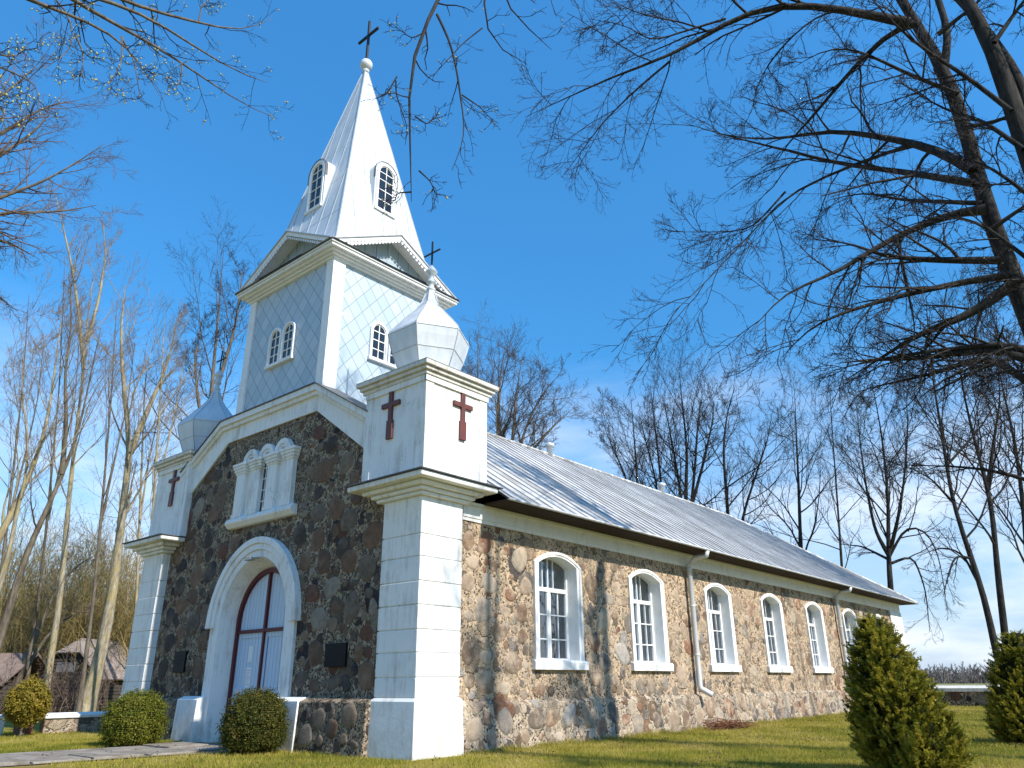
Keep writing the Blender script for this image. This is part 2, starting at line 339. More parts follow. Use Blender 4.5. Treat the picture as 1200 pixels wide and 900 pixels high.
class MB:
    def __init__(s): s.v = []; s.f = []; s.mi = []; s.cur = 0; s.smooth = []; s.sm = False
    def face(s, idx): s.f.append(tuple(idx)); s.mi.append(s.cur); s.smooth.append(s.sm)
    def poly(s, pts):
        b = len(s.v); s.v += [tuple(p) for p in pts]; s.face(range(b, b+len(pts)))
    def prism(s, fr, pts, d0, d1):
        n = len(pts); b = len(s.v)
        s.v += [tuple(fr.p(u, v, d0)) for u, v in pts]+[tuple(fr.p(u, v, d1)) for u, v in pts]
        s.face(range(b+n-1, b-1, -1)); s.face(range(b+n, b+2*n))
        for i in range(n): j = (i+1) % n; s.face((b+i, b+j, b+n+j, b+n+i))
    def ring(s, fr, out, inn, d0, d1):
        """open strip between two outlines of equal length, extruded"""
        n = len(out); b = len(s.v)
        for pts, d in ((out, d0), (inn, d0), (out, d1), (inn, d1)): s.v += [tuple(fr.p(u, v, d)) for u, v in pts]
        q = lambda k, i: b+k*n+i
        for i in range(n-1):
            s.face((q(0, i), q(0, i+1), q(1, i+1), q(1, i))); s.face((q(2, i), q(3, i), q(3, i+1), q(2, i+1)))
            s.face((q(0, i), q(2, i), q(2, i+1), q(0, i+1))); s.face((q(1, i), q(1, i+1), q(3, i+1), q(3, i)))
        for i in (0, n-1): s.face((q(0, i), q(1, i), q(3, i), q(2, i)))
    def box(s, x0, x1, y0, y1, z0, z1):
        b = len(s.v); s.v += [(x, y, z) for x in (x0, x1) for y in (y0, y1) for z in (z0, z1)]
        for f in ((0, 1, 3, 2), (4, 6, 7, 5), (0, 4, 5, 1), (2, 3, 7, 6), (0, 2, 6, 4), (1, 5, 7, 3)): s.face([b+i for i in f])
    def fbox(s, fr, u0, u1, v0, v1, d0, d1): s.prism(fr, [(u0, v0), (u1, v0), (u1, v1), (u0, v1)], d0, d1)
    def bar(s, a, b_, wd, ht=None, up=(0, 0, 1)):
        a = Vector(a); b_ = Vector(b_); d = (b_-a).normalized(); x = d.cross(Vector(up))
        if x.length < 1e-4: x = d.cross(Vector((1, 0, 0)))
        x.normalize(); y = x.cross(d); ht = ht or wd; b = len(s.v)
        for c in (a, b_):
            for i, j in ((-1, -1), (1, -1), (1, 1), (-1, 1)): s.v.append(tuple(c+x*i*wd/2+y*j*ht/2))
        s.face((b+3, b+2, b+1, b)); s.face((b+4, b+5, b+6, b+7))
        for i in range(4): j = (i+1) % 4; s.face((b+i, b+j, b+4+j, b+4+i))
    def lathe(s, prof, c=(0, 0, 0), n=16, a0=0., smooth=True):
        b = len(s.v); old = s.sm; s.sm = smooth
        for r, z in prof:
            for k in range(n): a = a0+2*PI*k/n; s.v.append((c[0]+r*math.cos(a), c[1]+r*math.sin(a), c[2]+z))
        for i in range(len(prof)-1):
            for k in range(n): j = (k+1) % n; s.face((b+i*n+k, b+i*n+j, b+(i+1)*n+j, b+(i+1)*n+k))
        s.face(range(b+n-1, b-1, -1)); s.face(range(b+(len(prof)-1)*n, b+len(prof)*n)); s.sm = old
    def tube(s, pts, r, n=10):
        pts = [Vector(p) for p in pts]; b = len(s.v); old = s.sm; s.sm = True
        rs = r if isinstance(r, (list, tuple)) else [r]*len(pts); ref = None
        for i, p in enumerate(pts):
            t = (pts[min(i+1, len(pts)-1)]-pts[max(i-1, 0)]).normalized()
            if ref is None: ref = t.orthogonal()
            x = (ref-t*ref.dot(t)).normalized(); ref = x; y = t.cross(x)
            for k in range(n): a = 2*PI*k/n; s.v.append(tuple(p+(x*math.cos(a)+y*math.sin(a))*rs[i]))
        for i in range(len(pts)-1):
            for k in range(n): j = (k+1) % n; s.face((b+i*n+k, b+i*n+j, b+(i+1)*n+j, b+(i+1)*n+k))
        s.face(range(b+n-1, b-1, -1)); s.face(range(b+(len(pts)-1)*n, b+len(pts)*n)); s.sm = old
    def build(s, name, mat, parent=None, loc=None, bevel=0, fix=True):
        me = bpy.data.meshes.new(name); me.from_pydata(s.v, [], s.f)
        mats = mat if isinstance(mat, (list, tuple)) else [mat]
        for m in mats: me.materials.append(m)
        me.polygons.foreach_set('material_index', s.mi); me.polygons.foreach_set('use_smooth', s.smooth)
        if fix:
            bm = bmesh.new(); bm.from_mesh(me); bmesh.ops.recalc_face_normals(bm, faces=bm.faces); bm.to_mesh(me); bm.free()
        o = bpy.data.objects.new(name, me); put(o, parent)
        if loc: o.location = loc
        if bevel:
            b = o.modifiers.new('bevel', 'BEVEL'); b.width = bevel; b.segments = 2; b.limit_method = 'ANGLE'; b.angle_limit = R(40)
        return o

def arch(cu, v0, vs, hw, rise, n=18):
    """outline from bottom left up, over the arch, down to bottom right (open at the bottom)"""
    pts = [(cu-hw, v0)]
    if rise >= hw*.999:
        for k in range(n+1): a = PI-PI*k/n; pts.append((cu+hw*math.cos(a), vs+rise*math.sin(a)))
    else:
        r = (hw*hw+rise*rise)/(2*rise); a0 = math.asin(hw/r)
        for k in range(n+1): a = -a0+2*a0*k/n; pts.append((cu+r*math.sin(a), vs+rise-r+r*math.cos(a)))
    pts.append((cu+hw, v0)); return pts

def np_mesh(name, V, F, mats, parent=None, smooth=False, mi=None, tint=None):
    me = bpy.data.meshes.new(name); V = np.ascontiguousarray(V, np.float32).reshape(-1, 3); F = np.ascontiguousarray(F, np.int32)
    k = F.shape[1]; n = len(F)
    me.vertices.add(len(V)); me.vertices.foreach_set('co', V.ravel()); me.loops.add(n*k); me.loops.foreach_set('vertex_index', F.ravel())
    me.polygons.add(n); me.polygons.foreach_set('loop_start', np.arange(0, n*k, k, dtype=np.int32)); me.polygons.foreach_set('loop_total', np.full(n, k, np.int32))
    if smooth: me.polygons.foreach_set('use_smooth', np.ones(n, bool))
    for m in (mats if isinstance(mats, (list, tuple)) else [mats]): me.materials.append(m)
    if mi is not None: me.polygons.foreach_set('material_index', np.ascontiguousarray(mi, np.int32))
    if tint is not None:
        at_ = me.attributes.new('tint', 'FLOAT', 'FACE'); at_.data.foreach_set('value', np.ascontiguousarray(tint, np.float32))
    me.update(calc_edges=True); me.validate()
    return put(bpy.data.objects.new(name, me), parent)

# ================================================================== SETTING
ZG = 0.0
def sheet(name, x0, x1, y0, y1, z, mat, nx=1, ny=1, bumpy=0):
    rng = np.random.default_rng(3)
    X, Y = np.meshgrid(np.linspace(x0, x1, nx+1), np.linspace(y0, y1, ny+1)); Z = np.full_like(X, z)
    if bumpy: Z += bumpy*(np.sin(X*.9+1)*np.cos(Y*.7)+.6*np.sin(X*2.1+Y*1.3))
    i = np.arange((nx+1)*(ny+1)).reshape(ny+1, nx+1)
    F = np.stack([i[:-1, :-1], i[:-1, 1:], i[1:, 1:], i[1:, :-1]], -1).reshape(-1, 4)
    o = np_mesh(name, np.stack([X, Y, Z], -1), F, mat, smooth=True); o['kind'] = 'structure'; return o
ground = sheet('ground', -900, 900, -900, 900, -.03, M_FIELD)
lawn = sheet('lawn', -40, 40, -20, 60, -.005, M_LAWN, 160, 160, .006)

# path of worn concrete slabs leading away from the church door
pb = MB()
pb.poly([(-7.75, .02, .012), (-4.55, .02, .012), (-4.35, -1.2, .012), (-4.75, -2.4, .012), (-5.0, -6, .012), (-5.6, -14, .012), (-8.2, -14, .012), (-7.6, -6, .012), (-7.7, -1.0, .012)])
path = pb.build('path', M_CONC); path['kind'] = 'structure'
rg = random.Random(5)
slabs = MB()
for k in range(9):
    y0 = -.55-k*1.02
    for q in range(2):
        x0 = -7.5+q*1.33+rg.uniform(-.05, .05)+(-.03*k)
        j = lambda: rg.uniform(-.03, .03)
        z = .035+rg.uniform(0, .02)
        slabs.prism(Fr((0, 0, 0), (1, 0, 0), (0, 0, 1), (0, 1, 0)), [(x0+j(), y0-.98+j()), (x0+1.29+j(), y0-.98+j()), (x0+1.29+j(), y0+j()), (x0+j(), y0+j())], .008, z+j()*.3)
so = slabs.build('path_slabs', M_CONC, bevel=.008); so['kind'] = 'structure'

# ================================================================== CHURCH
XC = -6.08; XL = 2*XC     # centre line of the front; left pier is the mirror of the right one
church = empty('church', (0, 0, 0), 'white trimmed fieldstone church with a square tower, pointed spire and long grey metal roof', 'church')
YF = .12; XS = -.125      # planes of the stone faces
YE = 34.45                # far end of the nave

# ---- front wall: one stone sheet with the door opening notched out
DW, DSP, DAP = 1.30, 2.76, 4.08
PAR = [(-10.75, 7.30), (-8.72, 8.47), (-4.10, 8.47), (-1.9, 7.17)]     # top line of the gable parapet
STN = [(-11.3, 6.0), (-10.4, 6.47), (-8.40, 7.80), (-4.15, 7.78), (-2.2, 6.42), (-.8, 5.3)]
fw = MB()
outl = [(-11.6, -.05)]+[(XC-1.5, -.05)]+arch(XC, 0, 2.7, 1.5, 1.63, 20)[1:-1]+[(XC+1.5, -.05), (-.5, -.05), (-.5, 5.2)]+STN[::-1][1:-1]+[(-11.6, 5.8)]
fw.prism(FRONT, outl, -YF-.6, -YF)
fw.build('front_wall', M_STONE_F, church)
# projecting plinth either side of the door
for a, b in ((-10.95, -8.72), (-3.5, -1.22)):
    pf = MB(); pf.prism(Fr((a, 0, 0), (0, -1, 0), (1, 0, 0)), [(-YF-.3, -.05), (.20, -.05), (.15, .96), (-.02, 1.03), (-YF-.3, 1.03)], 0, b-a); pf.build('plinth', M_STONE_F, church, bevel=.02)
# gable parapet: flat white band plus mouldings and dark metal capping
pp = MB()
band = [(-11.05, 6.1)]+STN[1:-1]+[(-1.4, 5.7), (-1.4, 6.85)]+PAR[::-1]+[(-11.05, 7.1)]
pp.prism(FRONT, band, -YF-.45, -YF+.05)
def offs(pl, dz): return [(u, v+dz) for u, v in pl]
pp.ring(FRONT, offs(PAR, 0), offs(PAR, -.16), -YF-.02, -YF+.20)
pp.ring(FRONT, offs(PAR, -.161), offs(PAR, -.27), -YF-.02, -YF+.13)
pp.build('gable_parapet', M_PLASTER, church)
pc = MB(); pc.ring(FRONT, offs(PAR, .035), offs(PAR, .004), -YF-.5, -YF+.235); pc.build('parapet_flashing', M_DARKMETAL, church)

# ---- single boulders standing proud of the mortar
def boulders(name, fr, n, inside, seed, mat, parent, r0=.11, r1=.34, h0=.012, h1=.040, box=(0, 1, 0, 1), tilt=0):
    rng = np.random.default_rng(seed); P = np.zeros((0, 2)); RR = np.zeros(0)
    rad = np.sort(r0+(r1-r0)*rng.random(n)**2.2)[::-1]
    for r in rad:
        for _ in range(6):
            p = np.array([rng.uniform(box[0], box[1]), rng.uniform(box[2], box[3])])
            if not inside(p[0], p[1], r): continue
            if len(P) and (np.hypot(P[:, 0]-p[0], (P[:, 1]-p[1])*1.1) < (RR+r)*.93).any(): continue
            P = np.vstack([P, p]); RR = np.append(RR, r); break
    k = 18; V = []; F = []; T = []
    for i, (p, r) in enumerate(zip(P, RR)):
        a = np.arange(k)*2*PI/k; nc = rng.integers(5, 8); tj = np.sort(rng.uniform(0, 2*PI, nc)+np.arange(nc)*.0); tj = np.arange(nc)*2*PI/nc+rng.normal(size=nc)*.32+rng.uniform(0, 6.28); dj = rng.uniform(.70, 1.0, nc)
        cs = np.cos(a[:, None]-tj[None]); ol = np.where(cs > .15, dj[None]/np.maximum(cs, .15), 9).min(1).clip(.5, 1.16); ol = .25*np.roll(ol, 1)+.5*ol+.25*np.roll(ol, -1)+rng.normal(size=k)*.022
        asp = rng.uniform(.68, 1.0); th = rng.uniform(0, 3.14) if rng.random() < .4 else rng.normal()*.3; h = rng.uniform(h0, h1)*(.6+r*1.6); tx, ty = rng.normal(size=2)*.35*h
        b = len(V); t = rng.random()
        for sc, hh in ((1.0, -.012), (.93, h*.55), (.62, h*.95)):
            x = np.cos(a)*ol*r*sc; y = np.sin(a)*ol*r*asp*sc; u = x*math.cos(th)-y*math.sin(th); v = x*math.sin(th)+y*math.cos(th)
            for q in range(k): V.append(tuple(fr.p(p[0]+u[q], p[1]+v[q], hh+(tx*math.cos(a[q])+ty*math.sin(a[q]) if hh > 0 else 0)*sc-tilt*(p[1]+v[q]))))
        V.append(tuple(fr.p(p[0], p[1], h*1.05-tilt*p[1])))
        for row in range(2):
            for q in range(k): j = (q+1) % k; F.append((b+row*k+q, b+row*k+j, b+row*k+k+j, b+row*k+k+q)); T.append(t)
        for q in range(0, k, 2): F.append((b+2*k+q, b+2*k+(q+1) % k, b+2*k+(q+2) % k, b+3*k)); T.append(t)
    o = np_mesh(name, V, F, mat, parent, True, None, T); o['kind'] = 'stuff'; return o
def stone_top(x):
    xs, zs = zip(*STN); return np.interp(x, xs, zs)
def in_front(x, z, r):
    if z+r > stone_top(x-r)-.02 or z+r > stone_top(x+r)-.02 or z-r < 1.06 or x-r < -10.85 or x+r > -1.25: return False
    if x+r > -1.98 and z+r > 4.9: return False
    if abs(x-XC) < 2.02+r*.8 and z < 2.7: return False
    if math.hypot((x-XC)/2.05, (z-2.66)/2.2) < 1+r*.38: return False
    if -8.15-r < x < -4.5+r and 5.12-r < z < 7.55+r: return False
    if any(a_-.05-r < x < b_+.05+r and 1.58-r < z < 2.2+r for a_, b_ in ((-3.0, -2.27), (-9.72, -9.12))): return False
    return random.random() < (.85 if z < 5.2 else .28)
boulders('fieldstone', Fr((0, YF, 0), (1, 0, 0), (0, -1, 0)), 2000, in_front, 21, M_BOULDER_F, bpy.data.objects['front_wall'], .05, .36, .004, .014, box=(-10.9, -1.2, 1.0, 7.8))
for a_, b_ in ((-10.9, -8.8), (-3.42, -1.3)):
    boulders('fieldstone', Fr((0, -.20, 0), (1, 0, 0), (0, -1, 0)), 70, lambda x, z, r: a_+r < x < b_-r and .02+r < z < .90-r*.6, 22, M_BOULDER_F, church, .10, .30, .006, .018, box=(a_, b_, 0, .95), tilt=.05)

# ---- door surround
ds = MB()
def step(ho, ro, hi, ri, d0, d1, vo=2.62, vi=DSP):
    ds.ring(FRONT, arch(XC, vo, vo if ho > 1.6 else vi, ho, ro, 28)[1:-1], arch(XC, vi, vi, hi, ri, 28)[1:-1], d0, d1)
FW_, FA_ = 1.47, 4.30      # front edge of the splayed reveal
ds.ring(FRONT, arch(XC, 2.66, 2.66, 2.0, 2.14, 30), arch(XC, 2.66, 2.66, 1.84, 1.98, 30), -YF-.1, -YF+.17)
ds.ring(FRONT, arch(XC, 2.66, 2.66, 1.84, 1.98, 30), arch(XC, 2.66, 2.66, 1.68, 1.82, 30), -YF-.1, -YF+.13)
ds.ring(FRONT, arch(XC, 2.66, 2.66, 1.68, 1.82, 30), arch(XC, 2.66, 2.70, FW_, FA_-2.70, 30), -YF-.1, -YF+.085)
fo, fi = arch(XC, -.03, 2.70, FW_, FA_-2.70, 30), arch(XC, -.03, DSP, DW-.012, DAP-DSP-.012, 30)
b0 = len(ds.v); nA = len(fo)
ds.v += [tuple(FRONT.p(u, v, -YF+.084)) for u, v in fo]+[tuple(FRONT.p(u, v, -YF-.40)) for u, v in fi]
for i in range(nA-1): ds.face((b0+i, b0+i+1, b0+nA+i+1, b0+nA+i))
for s in (-1, 1):
    a, b = sorted((XC+s*FW_, XC+s*1.88)); ds.fbox(FRONT, a, b, 1.03, 2.695, -YF-.1, -YF+.082)
    a, b = sorted((XC+s*FW_, XC+s*1.62)); ds.fbox(FRONT, a, b, -.03, 1.03, -YF-.1, -YF+.083)
    a, b = sorted((XC+s*1.62, XC+s*2.62))
    ds.prism(Fr((a, 0, 0), (0, -1, 0), (1, 0, 0)), [(-YF-.2, -.05), (.235, -.05), (.19, .97), (.03, 1.045), (-YF-.2, 1.045)], 0, b-a)
ds.build('door_surround', M_PLASTER, church, bevel=.012)

door = MB()
yd = YF+.42
inn = arch(XC, .02, DSP, DW-.11, DAP-DSP-.12, 24)
DF = Fr((0, 0, 0), (1, 0, 0), (0, -1, 0))
door.ring(FRONT, arch(XC, .02, DSP, DW-.012, DAP-DSP-.012, 24), inn, -yd, -yd+.12)
door.fbox(FRONT, XC-DW+.1, XC+DW-.1, 2.52, 2.60, -yd+.001, -yd+.10)
door.fbox(FRONT, XC-.035, XC+.035, .02, DAP-.12, -yd+.002, -yd+.105)
dob = door.build('door', M_FRAME_RED, church); dob['label'] = 'arched double door with dark red frame and pale blue boards'
for s in (-1, 1):
    lf = MB(); a, b = sorted((XC+s*.036, XC+s*(DW-.105)))
    for u0, u1 in ((a, a+.10), (b-.10, b)): lf.fbox(FRONT, u0, u1, .05, 2.515, -yd-.01, -yd+.05)
    for v0, v1 in ((.05, .19), (1.10, 1.24), (2.40, 2.515)): lf.fbox(FRONT, a+.1, b-.1, v0, v1, -yd-.01, -yd+.045)
    lf.fbox(FRONT, a+.1, b-.1, .19, 1.10, -yd-.02, -yd+.02); lf.fbox(FRONT, a+.1, b-.1, 1.24, 2.40, -yd-.02, -yd+.022)
    half = [(u, v) for u, v in inn if (u-XC)*s > 0.03 and v > 2.7]
    half = ([(XC+s*.036, 2.605), (XC+s*(DW-.115), 2.605)]+(half[::-1] if s > 0 else half)+[(XC+s*.036, DAP-.125)])
    lf.prism(FRONT, half, -yd-.02, -yd+.03)
    lf.build('door_leaf', M_DOORBLUE, dob)
hn = MB(); hn.fbox(FRONT, XC-.12, XC+.10, 1.02, 1.17, -yd+.10, -yd+.118); ho = hn.build('lock_plate', M_FRAME_RED, dob)
hn = MB(); hn.tube([(XC+.06, yd-.05, .90), (XC+.06, yd-.16, .90), (XC+.06, yd-.165, .76)], .014, 8); hn.tube([(XC+.06, yd-.165, .86), (XC+.18, yd-.165, .86)], .014, 8); hn.build('handle', M_BRASS, dob)

# ---- triple blind arcade above the door
ar = MB(); a0, a1 = -7.66, -4.72; AC = (a0+a1)/2
ar.prism(Fr((a0-.06, 0, 0), (0, -1, 0), (1, 0, 0)), [(-YF-.1, 5.18), (-YF+.10, 5.20), (-YF+.20, 5.31), (-YF+.20, 5.38), (-YF+.13, 5.46), (-YF-.1, 5.47)], 0, a1-a0+.12)
ar.fbox(FRONT, a0+.2, a1-.2, 5.4, 6.95, -YF-.1, -YF+.03)
cw, bw = .43, (a1-a0-.24-4*.43)/3
for k in range(4):
    u = a0+.12+k*(cw+bw)
    ar.fbox(FRONT, u+.01, u+cw-.01, 5.45, 6.70, -YF, -YF+.13)
    ar.fbox(FRONT, u-.01, u+cw+.01, 5.46, 5.56, -YF, -YF+.15)
    for e, (v0, v1) in ((.03, (6.66, 6.72)), (.06, (6.72, 6.80)), (.09, (6.80, 6.88)), (.12, (6.88, 6.955))):
        ar.fbox(FRONT, u-e*.9, u+cw+e*.9, v0, v1, -YF, -YF+.13+e*.8)
for k in range(3):
    c = a0+.12+cw+bw/2+k*(cw+bw); ro = (cw+bw)/2*.96
    ar.ring(FRONT, arch(c, 6.94, 6.94, ro, ro, 16), arch(c, 6.94, 6.94, ro-.14, ro-.14, 16), -YF-.05, -YF+.13)
    ar.ring(FRONT, arch(c, 6.94, 6.94, ro-.14, ro-.14, 16), arch(c, 6.94, 6.94, ro-.22, ro-.22, 16), -YF-.05, -YF+.10)
    ar.prism(FRONT, arch(c, 6.9, 6.94, ro-.20, ro-.20, 16), -YF-.05, -YF+.032)
aro = ar.build('blind_arcade', M_PLASTER, church, bevel=.01)
sl = MB(); c = AC; sl.prism(FRONT, arch(c, 5.48, 6.72, bw/2-.03, .12, 8), -YF-.02, -YF+.04); sl.build('slit_pane', M_GLASSD, aro)
sl = MB()
for v in (5.75, 6.05, 6.35, 6.65): sl.fbox(FRONT, c-bw/2+.03, c+bw/2-.03, v, v+.02, -YF+.035, -YF+.055)
sl.fbox(FRONT, c-.01, c+.01, 5.48, 6.8, -YF+.036, -YF+.054); sl.build('slit_bars', M_TRIM, aro)
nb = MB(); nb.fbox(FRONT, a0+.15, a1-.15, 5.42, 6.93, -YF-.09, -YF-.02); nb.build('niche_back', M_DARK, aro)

# ---- side walls with arched window openings
WY = [4.68, 8.815, 13.26, 17.56, 21.82, 26.20, 30.45]
WH, WSP, WRISE, WB, RD = .78, 3.98, .22, 1.78, .33      # half opening, springing, rise, bottom, reveal depth
def side_wall(x_out, s, windows, top=4.95):
    b = MB(); fr = Fr((x_out, 0, 0), (0, 1, 0), (s, 0, 0)); cur = YF+.3
    for yc in windows:
        b.fbox(fr, cur, yc-WH, -.05, top, -.6, 0)
        b.fbox(fr, yc-WH, yc+WH, -.05, WB, -.6, 0)
        ap = arch(yc, WSP, WSP, WH, WRISE, 12)[1:-1]
        b.prism(fr, ap+[(yc+WH, top), (yc-WH, top)], -.6, 0)
        cur = yc+WH
    b.fbox(fr, cur, YE-.3, -.05, top, -.6, 0)
    return b
side_wall(XS, 1, WY).build('side_wall', M_STONE_S, church)
def in_side(y, z, r):
    if z-r < .97 or z+r > 4.6 or y-r < 1.22 or y+r > YE-2: return False
    for yc in WY:
        if abs(y-yc) < 1.06+r and z < 1.85+r and z > 1.55-r: return False
        if abs(y-yc) < .96+r*.9 and 1.55-r < z < 4.3+r*.8: return False
    return random.random() < (.9 if y < 4 else .22)
boulders('fieldstone', Fr((XS, 0, 0), (0, 1, 0), (1, 0, 0)), 1500, in_side, 23, M_BOULDER_S, bpy.data.objects['side_wall'], .07, .36, .003, .015, box=(1.2, YE-2, .95, 4.62))
side_wall(XL-XS, -1, []).build('side_wall', M_STONE_S, church)
bw_ = MB(); bw_.box(XL-XS+.3, XS-.3, YE-.6, YE, -.05, 4.95); bw_.build('rear_wall', M_STONE_S, church)
sp = MB()
for fr, y0 in ((Fr((0, 1.2, 0), (1, 0, 0), (0, 1, 0)), 1.2),):
    sp.prism(fr, [(XS-.2, -.05), (XS+.13, -.05), (XS+.10, .88), (XS+.015, .95), (XS-.2, .95)], 0, YE-1.9-1.2)
spo = sp.build('side_plinth', M_STONE_P, church, bevel=.015)
boulders('fieldstone', Fr((XS+.13, 0, 0), (0, 1, 0), (1, 0, 0)), 620, lambda y, z, r: .03+r*.8 < z < .86-r*.7 and 1.3+r < y < YE-2.1-r, 24, M_BOULDER_S, spo, .09, .36, .004, .018, box=(1.25, YE-2, 0, .9), tilt=.035)
# frieze, soffit and eave boards (both sides)
for s in (1, -1):
    X = (lambda x: x) if s > 0 else (lambda x: XL-x)
    fz = MB()
    for d, v0, v1 in ((.03, 4.62, 4.70), (.05, 4.70, 4.96), (.10, 4.96, 5.03)):
        x0, x1 = sorted((X(XS-.1), X(XS+d))); fz.box(x0, x1, 1.3, YE+.05, v0, v1)
    fz.build('frieze', M_TRIM, church)
    sf = MB(); x0, x1 = sorted((X(XS+.101), X(.66))); sf.box(x0, x1, 1.9, YE+.6, 5.02, 5.06); sf.build('soffit', M_SOFFIT, church)

# ---- nave roof, hipped at the far end
ZR, ZEV, XEV, YR, YEV = 9.62, 5.075, .70, 28.0, 35.15
rf = MB(); y0 = .5; XM = XL-XEV; TH = .05
A, B_, Cc, D = (XEV, y0, ZEV), (XEV, YEV, ZEV), (XM, YEV, ZEV), (XM, y0, ZEV); E_, F_ = (XC, y0, ZR), (XC, YR, ZR)
yn, zx = 1.97, lambda x: ZEV+(ZR-ZEV)*(XEV-x)/(XEV-XC)
N1, N2, N3 = (XEV, yn, ZEV), (-1.97, yn, zx(-1.97)), (-1.97, y0, zx(-1.97)); A = N1
mirr = lambda p: (XL-p[0], p[1], p[2]); D = mirr(N1)
for tri in ((N1, B_, F_, E_, N3, N2), (B_, Cc, F_), (Cc, mirr(N1), mirr(N2), mirr(N3), E_, F_)):
    rf.poly(tri); rf.poly([(x, y, z-TH) for x, y, z in tri][::-1])
for p, q in ((A, B_), (B_, Cc), (Cc, D)): rf.poly([p, q, (q[0], q[1], q[2]-TH), (p[0], p[1], p[2]-TH)])
roof = rf.build('roof', M_ROOF, church, fix=False)
sm = MB(); nrm = Vector((ZR-ZEV, 0, XEV-XC)).normalized()
for k in range(72):
    y = 2.1+k*.47+rg.uniform(-.015, .015)
    t = 1.0 if y < YR else max(0, 1-(y-YR)/(YEV-YR))
    if t < .05: continue
    top = Vector((XEV+(XC-XEV)*t, y, ZEV+(ZR-ZEV)*t)); bot = Vector((XEV-.002, y, ZEV))
    sm.bar(bot+nrm*.018, top+nrm*.018, .022, .036, up=nrm)
sm.build('standing_seam', M_RIB, roof); roof.children[-1]['kind'] = 'stuff'
eg = MB(); eg.tube([(XEV+.03, 1.9, ZEV-.02), (XEV+.03, YEV+.02, ZEV-.02)], .035, 8); eg.build('eave_roll', M_RIB, roof)
rc = MB(); rc.tube([(XC, 4.2, ZR+.02), (XC, YR, ZR+.02), (XEV, YEV, ZEV+.03)], .06, 8); rc.build('ridge_cap', M_ROOF, roof)
for y in (12.2, 20.85):
    vp = MB(); vp.lathe([(.11, 0), (.11, .42), (.19, .44), (.19, .52), (.02, .62)], (XC+.05, y, ZR-.1), 14); vp.build('roof_vent', M_PIPE, roof)

# ---- nave windows (one is built, the rest are copies)
def sash(b, fr, hw, sp_, rise, v0, d, fwid=.06):
    out = arch(0, v0, sp_, hw, rise, 12); inn_ = arch(0, v0+fwid, sp_, hw-fwid, max(rise-fwid*.6, .02), 12)
    b.ring(fr, out, inn_, d, d+.07); b.fbox(fr, -hw+fwid, hw-fwid, v0, v0+fwid, d, d+.07)
WF = Fr((0, 0, 0), (0, 1, 0), (1, 0, 0))
def make_window():
    f = MB(); d = -RD-.02
    sash(f, WF, WH, WSP, WRISE, WB, d, .06)
    f.fbox(WF, -WH+.07, WH-.07, 3.37, 3.47, d+.001, d+.085)                  # transom
    f.fbox(WF, -.036, .036, WB+.05, 3.37, d+.001, d+.08)                       # middle post
    for s in (-1, 1):
        c = s*.385
        f.fbox(WF, c-.012, c+.012, WB+.07, 3.375, d+.012, d+.05)
        f.fbox(WF, c*.56-.012, c*.56+.012, 3.47, WSP+.19-.05*abs(c), d+.012, d+.05)
        for v in (2.27, 2.83): f.fbox(WF, *sorted((s*.036, s*(WH-.055))), v-.014, v+.014, d+.013, d+.055)
        for u in (.036, WH-.095): f.fbox(WF, *sorted((s*u, s*(u+.036))), WB+.07, 3.375, d+.006, d+.066)
    f.fbox(WF, -.014, .014, 3.47, WSP+.19, d+.012, d+.055)
    w0 = f.build('window', M_TRIM, church)
    t = MB()
    t.ring(WF, arch(0, WB, WSP+.02, .945, .30, 16), arch(0, WB, WSP, .86, .255, 16), -.05, .055)
    t.ring(WF, arch(0, WB, WSP, .86, .255, 16), arch(0, WB, WSP, WH, WRISE, 16), -.05, .035)
    t.ring(WF, arch(0, WB, WSP, WH+.004, WRISE+.004, 16), arch(0, WB, WSP, WH-.012, WRISE-.012, 16), -RD-.04, .034)
    t.build('window_trim', M_TRIM, w0)
    s_ = MB(); s_.prism(Fr((0, -1.04, 0), (1, 0, 0), (0, 1, 0)), [(-RD-.04, 1.57), (.11, 1.57), (.12, 1.74), (.09, 1.78), (-RD-.04, 1.815)], 0, 2.08); s_.build('sill', M_TRIM, w0, bevel=.01)
    p = MB(); p.prism(WF, arch(0, WB+.04, WSP, WH-.04, WRISE-.03, 12), d+.024, d+.029); p.build('pane', M_GLASS, w0)
    c = MB(); c.sm = True
    nn = 60; base = len(c.v)
    for side_ in (-1, 1):
        b0 = len(c.v)
        for k in range(nn+1):
            u = side_*(.03+(.74)*k/nn); dd = d-.09+.03*math.sin(k*.9)+.018*math.sin(k*.37+1)
            c.v += [tuple(WF.p(u, WB-.05, dd)), tuple(WF.p(u*(1 if k > 30 else 1), WSP+.25, dd))]
        for k in range(nn): i = b0+2*k; c.face((i, i+2, i+3, i+1))
    c.build('curtain', M_CURTAIN, w0, fix=False)
    return w0
win = make_window(); win.location = (XS, WY[0], 0)
for yc in WY[1:]:
    q = win.copy(); COL.objects.link(q); q.parent = church; q.location = (XS, yc, 0)
    if int(yc) % 2: q.scale.y = -1
    for ch in list(win.children):
        d_ = ch.copy(); COL.objects.link(d_); d_.parent = q
        if ch.name.startswith('pane'): d_.rotation_euler = (0, rg.uniform(-.006, .006), rg.uniform(-.006, .006))
ib = MB(); ib.box(-1.8, -1.75, 1.5, YE-1, .05, 4.7); ib.build('interior_dark_sheet', M_DARK, church)  # sheet behind the windows, the interior's darkness put into its colour

